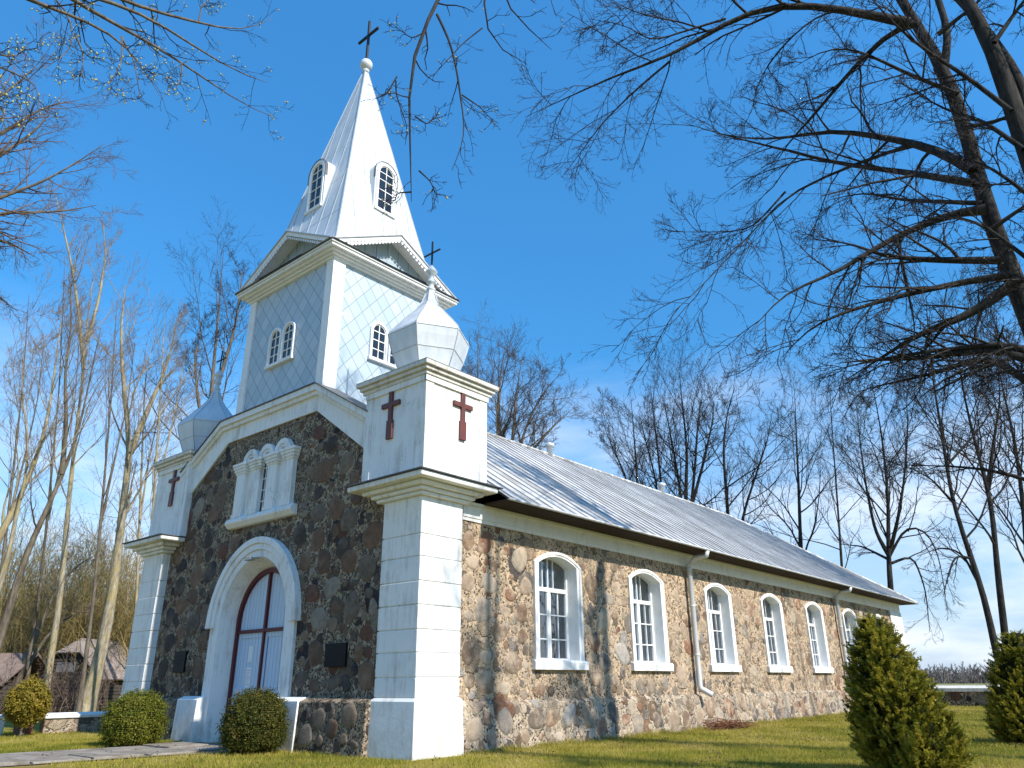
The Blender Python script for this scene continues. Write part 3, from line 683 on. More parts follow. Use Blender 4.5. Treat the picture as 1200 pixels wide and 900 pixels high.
# ---- downpipes
for y in (11.22, 24.4):
    dp = MB(); x = XS+.16
    dp.tube([(XEV+.0, y, ZEV-.05), (XEV-.04, y, ZEV-.2), (x+.25, y, 4.86), (x, y, 4.66), (x, y, 1.18), (x+.02, y, 1.1), (x+.22, y+.12, .97), (x+.30, y+.16, .93)], .080, 12)
    for z in (2.0, 3.4, 4.5): dp.lathe([(.086, 0), (.091, .01), (.091, .05), (.086, .06)], (x, y, z), 12)
    o = dp.build('downpipe', M_PIPE, church)
    for z in (2.02, 3.42, 4.52): br_ = MB(); br_.box(XS-.02, x-.05, y-.012, y+.012, z, z+.03); br_.build('bracket', M_PIPE, o)

# ---- corner piers and turrets (the left one is mirrored)
def mirror(o):
    for v in o.data.vertices: v.co.x = XL-v.co.x
    o.data.flip_normals()
CROSS = [(-.075, -.50), (.075, -.50), (.075, -.06), (.045, -.06), (.045, .26), (.20, .26), (.20, .37), (.045, .37), (.045, .62), (-.045, .62), (-.045, .37), (-.20, .37), (-.20, .26), (-.045, .26), (-.045, -.06), (-.075, -.06)]
CROSS = [(u*1.28 if abs(u) < .15 else u*1.5, v) for u, v in CROSS]
def turret(mir):
    made = []
    def B(mb, name, mat, par, **k):
        o = mb.build(name, mat, par, **k)
        if mir: mirror(o)
        if mir and name == 'pier': o.location.y = -.12      # the left pier stands a little further out of the front
        return o
    p = MB(); W = 1.2
    # battered plinth block
    b = len(p.v)
    for z, e in ((-.05, .075), (.98, .05), (1.04, .0)):
        p.v += [(-W-e, -e, z), (e, -e, z), (e, W+e, z), (-W-e, W+e, z)]
    for k in range(2):
        for i in range(4): j = (i+1) % 4; p.face((b+4*k+i, b+4*k+j, b+4*k+4+j, b+4*k+4+i))
    p.face((b+11, b+10, b+9, b+8)[::-1]); p.face((b+3, b+2, b+1, b))
    zs = [1.045, 1.41, 1.86, 2.29, 2.75, 3.21, 3.69, 4.14, 4.93]
    p.box(-W+.03, -.022, .022, W-.03, 1.03, 5.2)
    for a, c in zip(zs[:-1], zs[1:]): p.box(-W+rg.uniform(-.004, .006), rg.uniform(-.007, .004), rg.uniform(-.004, .007), W+rg.uniform(-.006, .004), a+.006+rg.uniform(0, .004), c-.008-rg.uniform(0, .005))
    pier = B(p, 'pier', M_PLASTER, church, bevel=.012)
    lg = MB()
    for z0, z1, o_ in ((4.92, 5.0, .10), (5.0, 5.09, .17), (5.09, 5.19, .28), (5.19, 5.31, .47)):
        lg.box(-W-min(o_*1.6, .73), o_, -o_, W+o_*1.35, z0+.001, z1)
    B(lg, 'pier_cornice', M_PLASTER, pier, bevel=.03)
    sh = MB(); sh.prism(Fr((0, 0, 0), (1, 0, 0), (0, 0, 1), (0, 1, 0)), [(-1.96, -.52), (.52, -.52), (.52, 1.95), (-1.96, 1.95)], 5.312, 5.335)
    B(sh, 'cornice_flashing', M_DARKMETAL, pier)
    t = MB(); t.box(-1.96, .055, -.055, 1.88, 5.336, 7.60)
    tur = B(t, 'turret', M_PLASTER, church, bevel=.012)
    # shallow corner strips that frame the panels
    st = MB()
    for u0, u1 in ((-1.955, -1.72), (-.22, .065)): st.fbox(FRONT, u0, u1, 5.337, 7.45, .05, .072)
    for u0, u1 in ((-.071, .16), (1.64, 1.88)): st.fbox(SIDE, u0, u1, 5.337, 7.45, .05, .072)
    st.fbox(FRONT, -1.955, .072, 7.45, 7.59, .05, .10); st.fbox(SIDE, -.10, 1.90, 7.45, 7.59, .05, .10)
    B(st, 'corner_strip', M_PLASTER, tur)
    for fr, u in ((FRONT, -1.06), (SIDE, 1.06)):
        cm = MB(); cm.prism(fr, [(u+a*(1 if fr is FRONT else 1), 6.83+b) for a, b in CROSS], .05, .115); B(cm, 'wall_cross', M_REDBROWN, tur, bevel=.006)
    cp = MB()
    for z0, z1, o_ in ((7.58, 7.67, .13), (7.67, 7.76, .19), (7.76, 7.865, .255)): cp.box(-1.96-o_+.05, .0+o_, -o_, 1.86+o_, z0+.001, z1)
    B(cp, 'turret_cap', M_CAP, tur, bevel=.015)
    ft = MB(); z = 7.868; a_, c_ = (-2.175, -.265), (.265, 2.125)
    ft.v += [(a_[0], a_[1], z), (c_[0], a_[1], z), (c_[0], c_[1], z), (a_[0], c_[1], z), (-.95, .9, z+.24)]
    for i in range(4): ft.face((i, (i+1) % 4, 4))
    ft.face((3, 2, 1, 0)); B(ft, 'cap_flashing', M_DARKMETAL if False else M_DOME, tur)
    dm = MB(); c0 = (-.95, .90, 0)
    dm.lathe([(.58, 7.95), (.70, 8.14), (.87, 8.56), (.96, 8.86), (1.0, 9.05), (.975, 9.13), (.80, 9.34), (.56, 9.61), (.34, 9.86), (.20, 10.08), (.13, 10.30), (.10, 10.42)], c0, 6, 0, False)
    on_ = B(dm, 'onion_dome', M_DOME, tur)
    rb = MB(); pr = [(.70, 8.14), (.87, 8.56), (.96, 8.86), (1.0, 9.05), (.975, 9.13), (.80, 9.34), (.56, 9.61), (.34, 9.86), (.20, 10.08), (.13, 10.30)]
    for k in range(6):
        a = k*PI/3; rb.tube([(c0[0]+(r+.004)*math.cos(a), c0[1]+(r+.004)*math.sin(a), z) for r, z in pr], .011, 6)
    for r, z in ((1.0, 9.05), (.87, 8.56)):
        pts = [(c0[0]+(r+.003)*math.cos(k*PI/3), c0[1]+(r+.003)*math.sin(k*PI/3), z) for k in range(7)]
        for q in range(6): rb.bar(pts[q], pts[q+1], .014, .014)
    B(rb, 'dome_seam', M_RIB, tur)
    fn = MB(); fn.lathe([(.09, 10.38), (.115, 10.42), (.115, 10.46), (.075, 10.50), (.075, 10.60), (.115, 10.63), (.115, 10.67), (.075, 10.71), (.075, 10.84), (.15, 10.92), (.15, 10.95), (.02, 11.14)], c0, 16)
    B(fn, 'finial', M_DOME, tur)
    cx = MB(); cx.bar((-.95, .9, 11.1), (-.95, .9, 11.84), .035); cx.bar((-1.24, .9, 11.5), (-.66, .9, 11.5), .035)
    B(cx, 'roof_cross', M_IRON, tur)
turret(False); turret(True)
ep = MB()
ep.box(XS-.5, XS+.07, YE-1.9, YE+.06, .98, 4.625); ep.box(XS-.5, XS+.16, YE-1.98, YE+.12, -.05, .98)
for z in (1.4, 1.85, 2.3, 2.75, 3.2, 3.65, 4.1): ep.box(XS-.45, XS+.085, YE-1.88, YE+.075, z, z+.40)
ep.build('pier', M_PLASTER, church, bevel=.01)

# ---- tower
TX0, TX1, TY0, TY1 = -8.22, -4.12, .16, 4.26; TXC, TYC = (TX0+TX1)/2, (TY0+TY1)/2; HT = (TX1-TX0)/2
tw = MB(); tw.box(TX0, TX1, TY0, TY1, 6.5, 12.5)
tower = tw.build('tower', M_TILE, church)
for sx_ in (0, 1):
    for sy_ in (0, 1):
        cb = MB(); gx = TX1 if sx_ else TX0; gy = TY1 if sy_ else TY0; ex = 1 if sx_ else -1; ey = 1 if sy_ else -1
        lo = 8.47 if not sy_ else 7.6
        for z0, z1, g in ((lo, 9.62, .058), (9.622, 12.4, .045)):
            ol = [(gx+ex*g, gy+ey*g), (gx-ex*.27, gy+ey*g), (gx-ex*.27, gy-ey*.01), (gx-ex*.01, gy-ey*.01), (gx-ex*.01, gy-ey*.36), (gx+ex*g, gy-ey*.36)]
            cb.prism(Fr((0, 0, 0), (1, 0, 0), (0, 0, 1), (0, 1, 0)), ol, z0, z1)
        cb.build('corner_board', M_TRIM, tower)
def square_ring(b, e, z0, z1): b.box(TX0-e, TX1+e, TY0-e, TY1+e, z0, z1)
tcn_ = MB()
for e, z0, z1 in ((.09, 12.27, 12.33), (.17, 12.33, 12.39), (.26, 12.39, 12.45), (.36, 12.45, 12.53), (.40, 12.53, 12.58)): square_ring(tcn_, e, z0+.001, z1)
tcn_.build('tower_cornice', M_TRIM, tower, bevel=.012)
td = MB(); square_ring(td, .43, 12.582, 12.605); td.build('drip_edge', M_DARKMETAL, tower)
sk = MB(); sk.fbox(FRONT, TX0, TX1, 8.44, 8.66, -TY0, -TY0+.03); sk.build('base_flashing', M_TILE, tower)
# pediments on the four faces
ZP0, ZP1, PHW = 12.607, 13.86, HT+.43
faces = [Fr((TXC, TYC, 0), (1, 0, 0), (0, -1, 0)), Fr((TXC, TYC, 0), (0, 1, 0), (1, 0, 0)), Fr((TXC, TYC, 0), (-1, 0, 0), (0, 1, 0)), Fr((TXC, TYC, 0), (0, -1, 0), (-1, 0, 0))]
for k, fr in enumerate(faces):
    D0 = HT
    pm = MB(); pm.prism(fr, [(-PHW+.12, ZP0), (PHW-.12, ZP0), (0, ZP1-.05)], -.5, D0-.12)
    po = pm.build('pediment', M_PEDBLUE if k % 2 == 0 else M_PEDBLUE2, tower)
    rk = MB()       # the two raking boards with a scalloped lower edge
    for s in (-1, 1):
        sl_ = (ZP1-ZP0)/PHW
        top = [(s*PHW, ZP0+.03), (0, ZP1)]
        rk.prism(fr, [(s*PHW, ZP0+.02), (0, ZP1), (0, ZP1-.12), (s*(PHW-.33), ZP0+.02)], D0+.30, D0+.34)
        nsc = 17
        for q in range(nsc):
            t = (q+.5)/nsc; u = s*(PHW-.46)*(1-t); v = ZP0+.03+t*(ZP1-.17-ZP0-.02); hw_ = (PHW-.46)/nsc*.46
            if v-.1 < ZP0: continue
            rk.prism(fr, [(u-hw_, v+s*hw_*-sl_*.9+.02)]+[(u+hw_*math.cos(a), v-.075*math.sin(a)-s*hw_*math.cos(a)*sl_*.9*1) for a in (PI, PI*.8, PI*.6, PI*.4, PI*.2, 0)]+[(u+hw_, v-s*hw_*sl_*.9+.02)], D0+.305, D0+.33)
        # soffit under the overhang
        rk.prism(fr, [(s*(PHW-.05), ZP0+.02), (0, ZP1-.03), (0, ZP1-.06), (s*(PHW-.16), ZP0+.02)], -.3, D0+.30)
    rk.build('bargeboard', M_TRIM, po)
    rr = MB()
    for s in (-1, 1): rr.prism(fr, [(s*(PHW+.03), ZP0+.0), (0, ZP1+.035), (0, ZP1+.004), (s*(PHW-.05), ZP0+.0)], -1.1, D0+.38)
    rr.build('pediment_roof', M_RIB, po)

# ---- spire
SX, SY, SH0, SAP, SB = TXC+.02, TYC-.08, 12.55, 21.95, 1.98
spm = MB(); SXY = [(-1, -1), (1, -1), (1, 1), (-1, 1)]
b = len(spm.v); spm.v += [(SX+SB*a, SY+SB*c, SH0) for a, c in SXY]+[(SX+.05*a, SY+.05*c, SAP-.2) for a, c in SXY]
for i in range(4): j = (i+1) % 4; spm.face((b+i, b+j, b+4+j, b+4+i))
spm.face((b+4, b+5, b+6, b+7)); spm.face((b+3, b+2, b+1, b))
spire = spm.build('spire', M_SPIRE, church)
ss = MB(); HH = SAP-SH0
sf_ = [Fr((SX, SY, 0), (1, 0, 0), (0, -1, 0)), Fr((SX, SY, 0), (0, 1, 0), (1, 0, 0)), Fr((SX, SY, 0), (-1, 0, 0), (0, 1, 0)), Fr((SX, SY, 0), (0, -1, 0), (-1, 0, 0))]
for fr in sf_:
    nrm_ = (fr.N*HH+Vector((0, 0, 1))*SB).normalized()
    for k in range(-3, 4):
        u = k*.56+.28*0
        if abs(u) > SB-.15: continue
        zt = SAP-abs(u)/SB*HH-.35 if k else SAP-.9
        h = lambda z: SB*(SAP-z)/HH
        ss.bar(fr.p(u, SH0+.02, h(SH0+.02)+.006), fr.p(u, zt, h(zt)+.006), .014, .02, up=nrm_)
    for z in (14.35, 15.95, 17.6, 19.2):     # faint horizontal laps
        hw_ = SB*(SAP-z)/HH; ss.bar(fr.p(-hw_, z, hw_+.0015), fr.p(hw_, z, hw_+.0015), .012, .008, up=nrm_)
for a, c in SXY: ss.bar((SX+SB*a, SY+SB*c, SH0), (SX+.05*a, SY+.05*c, SAP-.2), .03, .03)
ss.build('standing_seam', M_SEAM, spire); spire.children[-1]['kind'] = 'stuff'
bl = MB(); bl.lathe([(.10, 21.66), (.13, 21.75)]+[(max(.23*math.sin(PI*k/12), .02), 22.02-.23*math.cos(PI*k/12)) for k in range(1, 13)], (SX, SY, 0), 20); bl.build('ball', M_DOME, spire)
xc = MB(); xc.bar((SX, SY, 22.2), (SX, SY, 24.12), .075); xc.bar((SX-.56, SY-.003, 23.42), (SX+.56, SY-.003, 23.42), .075, .078); xc.build('cross', M_IRON, spire)

def small_window(fr, name, cs, v0, vs, hw, d, par, cross_v, trim=.07, mat=M_TRIM):
    """arched lights set side by side in a white frame"""
    f = MB()
    for c in cs:
        f.ring(fr, arch(c, v0, vs, hw+trim, hw+trim, 14), arch(c, v0, vs, hw, hw, 14), d-.03, d+.075)
        f.ring(fr, arch(c, v0, vs, hw, hw, 14), arch(c, v0, vs, hw-.03, hw-.03, 14), d-.03, d+.045)
        f.fbox(fr, c-.013, c+.013, v0, vs+hw-.02, d+.008, d+.043)
        for v in cross_v: f.fbox(fr, c-hw+.02, c+hw-.02, v-.013, v+.013, d+.009, d+.042)
    f.fbox(fr, min(cs)-hw-trim-.03, max(cs)+hw+trim+.03, v0-.08, v0+.01, d-.03, d+.10)
    o = f.build(name, mat, par)
    p = MB()
    for c in cs: p.prism(fr, arch(c, v0, vs, hw-.02, hw-.02, 14), d+.004, d+.018)
    p.build('pane', M_GLASSD2, o)
    return o
M_GLASSD2 = Mat('dark_glossy_pane', .08, .55).col((.018, .022, .03)).m
for k, (fr, c) in enumerate(((FRONT, -6.27), (SIDE, 2.18), (Fr((0, TY1, 0), (1, 0, 0), (0, 1, 0)), -6.17), (Fr((TX0, 0, 0), (0, 1, 0), (-1, 0, 0)), 2.2))):
    d = {0: -TY0, 1: TX1, 2: 0, 3: 0}[k]
    o = small_window(fr, 'tower_window', (c-.325, c+.325), 9.76, 10.60, .24, d, church, (10.05, 10.33, 10.6))
# dormers on the spire
for k, fr in enumerate(sf_):
    z0, vs_, hw_ = 15.06, 16.54, .355
    dpl = SB*(SAP-z0)/HH+.012; du = .10 if k == 1 else -.08 if k == 0 else 0
    hous = MB()
    hs_ = lambda z: SB*(SAP-z)/HH
    out = arch(du, z0-.02, vs_, hw_+.10, hw_+.10, 14)
    hous.ring(fr, out, arch(du, z0-.05, vs_, hw_+.04, hw_+.04, 14), .55, dpl)
    dm_ = hous.build('dormer', M_SPIRE, spire)
    hd = MB(); hd.ring(fr, arch(du, vs_-.3, vs_, hw_+.112, hw_+.112, 14), arch(du, vs_-.3, vs_, hw_+.101, hw_+.101, 14), dpl-.07, dpl+.02); hd.build('dormer_hood', M_DARKMETAL, spire)
    o = small_window(fr, 'dormer_window', (du,), z0+.10, vs_, hw_-.05, dpl-.05, spire, (15.52, 15.9, 16.28, 16.56), .085)

# ---- things on the front
wl = empty('wall_lamp', (XC+.02, YF-.15, 4.22), 'small grey floodlight fixed under the white arch over the church door', 'lamp')
l = MB(); l.bar((0, .1, .06), (0, -.06, .03), .03); l.build('bracket', M_BRASS, wl)
l = MB(); l.box(-.16, .12, -.22, -.06, -.03, .05); l.build('lamp_head', M_BRASS, wl, bevel=.02)
for nm, u0, u1, v0, v1, lab, lines in (('wall_plaque', -3.0, -2.27, 1.64, 2.12, 'black engraved plaque on the stone between the door and the near corner pier', ((-.22, .16, .36), (-.18, .07, .28), (-.17, -.02, .24), (-.17, -.14, .42))),
                                       ('wall_plaque', -9.72, -9.12, 1.62, 2.16, 'plain black plaque on the stone left of the church door', ((-.18, .14, .34), (-.14, .05, .26), (-.14, -.05, .3)))):
    p = empty(nm, ((u0+u1)/2, YF, (v0+v1)/2), lab, 'plaque'); hw_, hh = (u1-u0)/2, (v1-v0)/2
    m_ = MB(); m_.box(-hw_, hw_, -.05, .005, -hh, hh); m_.build('slab', M_PLAQUE, p, bevel=.006)
    for x, z, wd in lines:
        t = MB()
        cx_ = x
        while cx_ < x+wd:
            q = random.uniform(.012, .03); t.box(cx_, min(cx_+q, x+wd), -.054, -.049, z-.012, z+.012*random.uniform(.6, 1)); cx_ += q+.009
        t.build('lettering', M_LETTER, p); p.children[-1]['kind'] = 'stuff'
for lab, u, v, wd, h in (('small framed notice on the left blue door leaf, upper one', XC-.60, 2.02, .19, .34), ('larger white paper notice on the left blue door leaf, lower one', XC-.60, 1.45, .24, .52)):
    m_ = MB(); m_.fbox(FRONT, u-wd/2, u+wd/2, v-h/2, v+h/2, -yd+.023, -yd+.028)
    if h < .4: m_.fbox(FRONT, u-wd/2-.02, u+wd/2+.02, v-h/2-.02, v-h/2, -yd+.023, -yd+.036); m_.fbox(FRONT, u-wd/2-.02, u+wd/2+.02, v+h/2, v+h/2+.02, -yd+.023, -yd+.036)
    else:
        m_.cur = 1
        for q in range(7): m_.fbox(FRONT, u-wd/2+.03, u+wd/2-.03-.04*(q % 3), v+.18-q*.055, v+.19-q*.055, -yd+.0285, -yd+.0292)
    tag(m_.build('notice', [M_PAPER, Mat('grey_print', .8).col((.3, .3, .32)).m]), lab, 'notice')

# ================================================================== TREES
def resample(P, Rr, n):
    P = np.asarray(P, float); Rr = np.asarray(Rr, float)
    s = np.r_[0, np.cumsum(np.linalg.norm(np.diff(P, axis=0), axis=1))]; s /= s[-1]; t = np.linspace(0, 1, n)
    Q = np.stack([np.interp(t, s, P[:, k]) for k in range(3)], 1)
    for _ in range(2): Q[1:-1] = .25*Q[:-2]+.5*Q[1:-1]+.25*Q[2:]
    return Q, np.interp(t, s, Rr)
def grow(P, Rd, k, rng, t0=.2, t1=.98, ang=45, angj=14, lf=.5, rf=.55, rmin=.004, n=6, trop=(0, 0, .05), wob=.14, tip=.35, lmin=.15, lmax=99, top=.65):
    N_, m, _ = P.shape
    Ln = np.linalg.norm(np.diff(P, axis=1), axis=2).sum(1)
    idx = np.repeat(np.arange(N_), k); K = len(idx)
    t = t0+(t1-t0)*((np.tile(np.arange(k), N_)+rng.random(K))/k)
    s = t*(m-1); i = np.minimum(s.astype(int), m-2); f = (s-i)[:, None]
    p = P[idx, i]*(1-f)+P[idx, i+1]*f; r = Rd[idx, i]*(1-f[:, 0])+Rd[idx, i+1]*f[:, 0]
    tan = P[idx, i+1]-P[idx, i]; tan /= np.linalg.norm(tan, axis=1)[:, None]+1e-9
    q = np.cross(tan, rng.normal(size=(K, 3))); q /= np.linalg.norm(q, axis=1)[:, None]+1e-9
    a = np.radians(rng.normal(ang, angj, K))[:, None]; d = tan*np.cos(a)+q*np.sin(a)
    ln = np.clip(Ln[idx]*lf*(1-top*t)*rng.uniform(.65, 1.35, K), lmin, lmax)
    out = np.zeros((K, n, 3)); out[:, 0] = p; st = (ln/(n-1))[:, None]; tr = np.array(trop)
    for j in range(1, n):
        d = d+tr+rng.normal(size=(K, 3))*wob; d /= np.linalg.norm(d, axis=1)[:, None]; p = p+d*st; out[:, j] = p
    r0 = np.maximum(np.minimum(r*rf, ln*.022+.003), rmin)
    rr = r0[:, None]*np.linspace(1, tip, n)[None]; return out, np.maximum(rr, rmin*.6)
def tubes(lst):
    """lst: (P[N,n,3], R[N,n], sides) -> verts, quads"""
    V = []; F = []; b = 0
    for P, Rd, s in lst:
        N_, n, _ = P.shape
        T = np.gradient(P, axis=1); T /= np.linalg.norm(T, axis=2)[..., None]+1e-9
        mean = P[:, -1]-P[:, 0]; ref = np.where(np.abs(mean[:, 2:3]) > .75*np.linalg.norm(mean, axis=1)[:, None], np.array([[1., .3, 0]]), np.array([[.1, .2, 1.]]))
        X = np.cross(T, ref[:, None]); X /= np.linalg.norm(X, axis=2)[..., None]+1e-9; Y = np.cross(T, X)
        a = np.arange(s)*2*PI/s
        v = P[:, :, None]+Rd[:, :, None, None]*(X[:, :, None]*np.cos(a)[:, None]+Y[:, :, None]*np.sin(a)[:, None])
        V.append(v.reshape(-1, 3))
        ids = b+np.arange(N_*n*s).reshape(N_, n, s); nx = np.roll(ids, -1, 2)
        F.append(np.stack([ids[:, :-1], nx[:, :-1], nx[:, 1:], ids[:, 1:]], -1).reshape(-1, 4)); b += N_*n*s
    return np.concatenate(V), np.concatenate(F)
def limb_arr(lst, n):
    Q = [resample(p, r, n) for p, r in lst]; return np.stack([q[0] for q in Q]), np.stack([q[1] for q in Q])
def tree(name, label, cat, trunks, limbs, lv, seed, barkm, twigm, group=None, buds=0, budm=None, budr=.018, trunk_sides=10):
    """trunks, limbs: lists of (points, radii) in the world; lv: growth levels (from_limbs, kwargs, sides)"""
    rng = np.random.default_rng(seed); base = np.array(trunks[0][0][0], float); base[2] = max(base[2]-.0, 0)*0
    root = empty(name, tuple(base), label, cat, group)
    loc = lambda L_: [(np.asarray(p, float)-base, r) for p, r in L_]
    TP, TR = limb_arr(loc(trunks), 22)
    # root flare and uneven girth
    TR = TR*(1+rng.normal(size=TR.shape)*.03); TR[0, 0] *= 1.45; TR[0, 1] *= 1.12
    V, F = tubes([(TP, TR, trunk_sides)]); np_mesh('trunk', V, F, barkm, root, True)
    big = []; fine = []; cur = []
    if limbs:
        LP, LR = limb_arr(loc(limbs), 14); LP[:, 1:] += np.cumsum(rng.normal(size=LP[:, 1:].shape)*.003*np.linalg.norm(LP[:, -1]-LP[:, 0], axis=1)[:, None, None]/3, axis=1)*.5
        big.append((LP, LR, 7))
    else: LP = None
    prev = None; lastP = None
    for src, kw, sides in lv:
        if src == 'trunk': P, Rd = grow(TP, TR, rng=rng, **kw)
        elif src == 'limbs': P, Rd = grow(LP, LR, rng=rng, **kw)
        elif src == 'trunk+limbs' and prev is not None: P, Rd = grow(*prev, rng=rng, **kw)
        else: P, Rd = grow(*prev, rng=rng, **kw)
        if src == 'trunk' and LP is not None:      # merge grown branches with the drawn limbs
            a, b_ = LP, LR; i = np.linspace(0, 13, P.shape[1]).round().astype(int); prev = (np.concatenate([P, a[:, i]]), np.concatenate([Rd, b_[:, i]]))
        else: prev = (P, Rd)
        (big if sides >= 5 else fine).append((P, Rd, sides))
        lastP = P
    V, F = tubes(big); nb_ = len(F)
    V2, F2 = tubes(fine); F2 = F2+len(V)
    mi = np.r_[np.zeros(nb_, np.int32), np.ones(len(F2), np.int32)]
    np_mesh('crown', np.concatenate([V, V2]), np.concatenate([F, F2]), [barkm, twigm], root, True, mi)
    if buds:
        e = lastP[:, -1]; e = e[rng.permutation(len(e))[:buds]]
        oct_ = np.array([(1, 0, 0), (0, 1, 0), (-1, 0, 0), (0, -1, 0), (0, 0, 1.6), (0, 0, -1)])
        s_ = rng.uniform(.6, 1.4, len(e))*budr
        V = (e[:, None]+oct_[None]*s_[:, None, None]).reshape(-1, 3)
        tri = np.array([(0, 1, 4), (1, 2, 4), (2, 3, 4), (3, 0, 4), (1, 0, 5), (2, 1, 5), (3, 2, 5), (0, 3, 5)])
        F = (np.arange(len(e))[:, None, None]*6+tri[None]).reshape(-1, 3)
        o = np_mesh('bud', V, F, budm or M_BUD, root); o['kind'] = 'stuff'
    return root
def px(pts, d, jit=0, rng=None):
    """polyline seen in the photograph, at ground distance d (single value or one per point)"""
    out = []
    for k, q in enumerate(pts):
        dd = d(q[0], q[1]) if callable(d) else (d[0]+(d[1]-d[0])*k/(len(pts)-1)) if isinstance(d, (list, tuple)) else d
        out.append(at(q[0], q[1], dd+(rng.uniform(-jit, jit) if jit else 0)))
    return out
def taper(n, a, b, p=1.0): return [a+(b-a)*(k/(n-1))**p for k in range(n)]
def ground_pt(p): q = np.array(p, float); q[2] = -.05; return q

LV_FAR = [('trunk', dict(k=13, t0=.36, t1=.95, ang=44, lf=.36, rf=.42, n=9, trop=(0, 0, .09), wob=.10, tip=.2, rmin=.012, top=.58), 5),
          ('prev', dict(k=8, t0=.18, ang=38, angj=12, lf=.46, rf=.55, n=7, trop=(0, 0, .05), wob=.12, rmin=.0075, top=.45), 4),
          ('prev', dict(k=6, t0=.2, ang=38, lf=.48, n=5, trop=(0, 0, .03), wob=.13, rmin=.0054, top=.4), 3),
          ('prev', dict(k=4, t0=.2, ang=36, lf=.52, n=4, trop=(0, 0, .01), wob=.13, rmin=.0042, tip=.5), 3)]
def bg_tree(label, stems, d, w0, seed, barkm, twigm, lv=LV_FAR, group=None, limbs=(), wt=.05, cat='bare tree', name='bare_tree', jd=0.5, **k):
    """stems: list of pixel polylines (first starts at the ground); w0: trunk radius"""
    rg_ = random.Random(seed); T = []
    for i, s in enumerate(stems):
        dd = d+(rg_.uniform(-jd, jd) if i else 0)
        P = px(s, (d, dd) if i else d); r0 = w0*(.80 if i == 0 else .46)
        if i == 0: P[0] = ground_pt(P[0])
        T.append((P, taper(len(P), r0, max(r0*wt, .012), .9)))
    Lb = [(px(s, (d, d+rg_.uniform(-2.5, 2.5))), taper(len(s), w0*.30, w0*.05)) for s in limbs]
    return tree(name, label, cat, T, Lb, lv, seed, barkm, twigm, group, **k)

# ---- left side: sunlit slender trees
G_L = 'tall bare trees left of the church'; G_R = 'tall bare trees behind the nave'
LV_ASH = [('trunk', dict(k=10, t0=.40, t1=.96, ang=34, lf=.34, rf=.40, n=9, trop=(0, 0, .13), wob=.08, tip=.2, rmin=.011, top=.62), 5),
          ('prev', dict(k=6, t0=.25, ang=36, lf=.50, rf=.6, n=6, trop=(0, 0, .09), wob=.10, rmin=.0085, top=.5), 4),
          ('prev', dict(k=4, t0=.25, ang=36, lf=.52, n=5, trop=(0, 0, .07), wob=.11, rmin=.0060, top=.4), 3),
          ('prev', dict(k=3, t0=.25, ang=34, lf=.60, n=4, trop=(0, 0, .05), wob=.11, rmin=.0046, tip=.5), 3)]
bg_tree('slender yellowish tree with a thin straight trunk just left of the shed, forking high up',
        [[(48, 838), (60, 770), (72, 690), (80, 592), (86, 535), (94, 470), (101, 400), (104, 350), (111, 318)], [(98, 433), (93, 370), (84, 310), (72, 258), (64, 225)], [(102, 400), (116, 350), (124, 300), (121, 262)]],
        45, .235, 11, M_BARK_Y, M_TWIG_L, LV_ASH, G_L)
bg_tree('stout yellow-barked tree right of the shed, splitting into two tall stems beside the church pier',
        [[(98, 838), (112, 795), (125, 733), (136, 672), (142, 607), (153, 531), (147, 470), (141, 407), (143, 360), (147, 335)], [(152, 531), (165, 500), (178, 469), (192, 438), (202, 405), (208, 370)], [(128, 720), (134, 650), (150, 590), (160, 540)]],
        43, .42, 12, M_BARK_Y, M_TWIG_L, LV_ASH, G_L)
bg_tree('grey-brown tree leaning right with a long bare trunk, third from the left edge',
        [[(-26, 845), (-8, 772), (5, 731), (21, 677), (40, 627), (61, 584), (84, 531), (95, 495), (106, 440), (118, 385)], [(72, 556), (78, 500), (76, 440), (84, 380), (82, 330)]],
        31, .20, 13, M_BARK_G, M_TWIG_L, LV_ASH, G_L)
bg_tree('forked brown tree at the left edge with its stems bent to the right',
        [[(-60, 850), (-40, 750), (-18, 665), (0, 624), (16, 600), (29, 571), (49, 522), (60, 469), (66, 420), (72, 372)], [(-12, 720), (6, 665), (13, 640), (19, 600), (31, 560), (33, 510), (25, 460), (28, 410)]],
        30.5, .22, 14, M_BARK_Y, M_TWIG_L, LV_ASH, G_L)
bg_tree('dark twin-stemmed tree leaning steeply right behind the golden thuja',
        [[(6, 846), (24, 792), (37, 757), (51, 725), (67, 688), (88, 664), (115, 648)], [(30, 785), (50, 752), (67, 733), (91, 717), (107, 716)]],
        47, .24, 15, M_BARK_G, M_TWIG_L, LV_ASH, G_L)
bg_tree('bare tree rising behind the small onion dome left of the tower',
        [[(228, 838), (234, 720), (238, 600), (243, 520), (248, 455), (253, 400), (258, 345), (262, 292)], [(246, 480), (262, 430), (275, 385), (282, 340), (284, 315)], [(243, 515), (232, 470), (228, 420), (238, 370)]],
        42, .30, 16, M_BARK_G, M_TWIG_D, LV_FAR, G_L)
for k, (u, v1, lean, d, sd_, lab) in enumerate(((128, 352, 18, 41, 21, 'thin pale tree seen between the two yellow-barked trees'), (186, 372, 14, 39, 22, 'thin tree close beside the left corner pier, half hidden by it'),
                                          (22, 345, 24, 44, 23, 'tall thin tree far behind the forked tree at the left edge'), (168, 430, 8, 46, 24, 'short slim tree farthest back, beside the stout yellow tree'),
                                          (66, 300, 20, 48, 25, 'tall faint tree far behind the slender yellowish tree'))):
    bg_tree(lab, [[(u-lean*2, 838), (u-lean, 700), (u-lean*.3, 560), (u+lean*.2, 450), (u+lean*.5, v1)], [(u-lean*.5, 610), (u+6, 540), (u+22, 470), (u+30, v1+50)]], d, .13, sd_, M_BARK_Y if k % 2 else M_BARK_G, M_TWIG_L, LV_ASH, G_L)
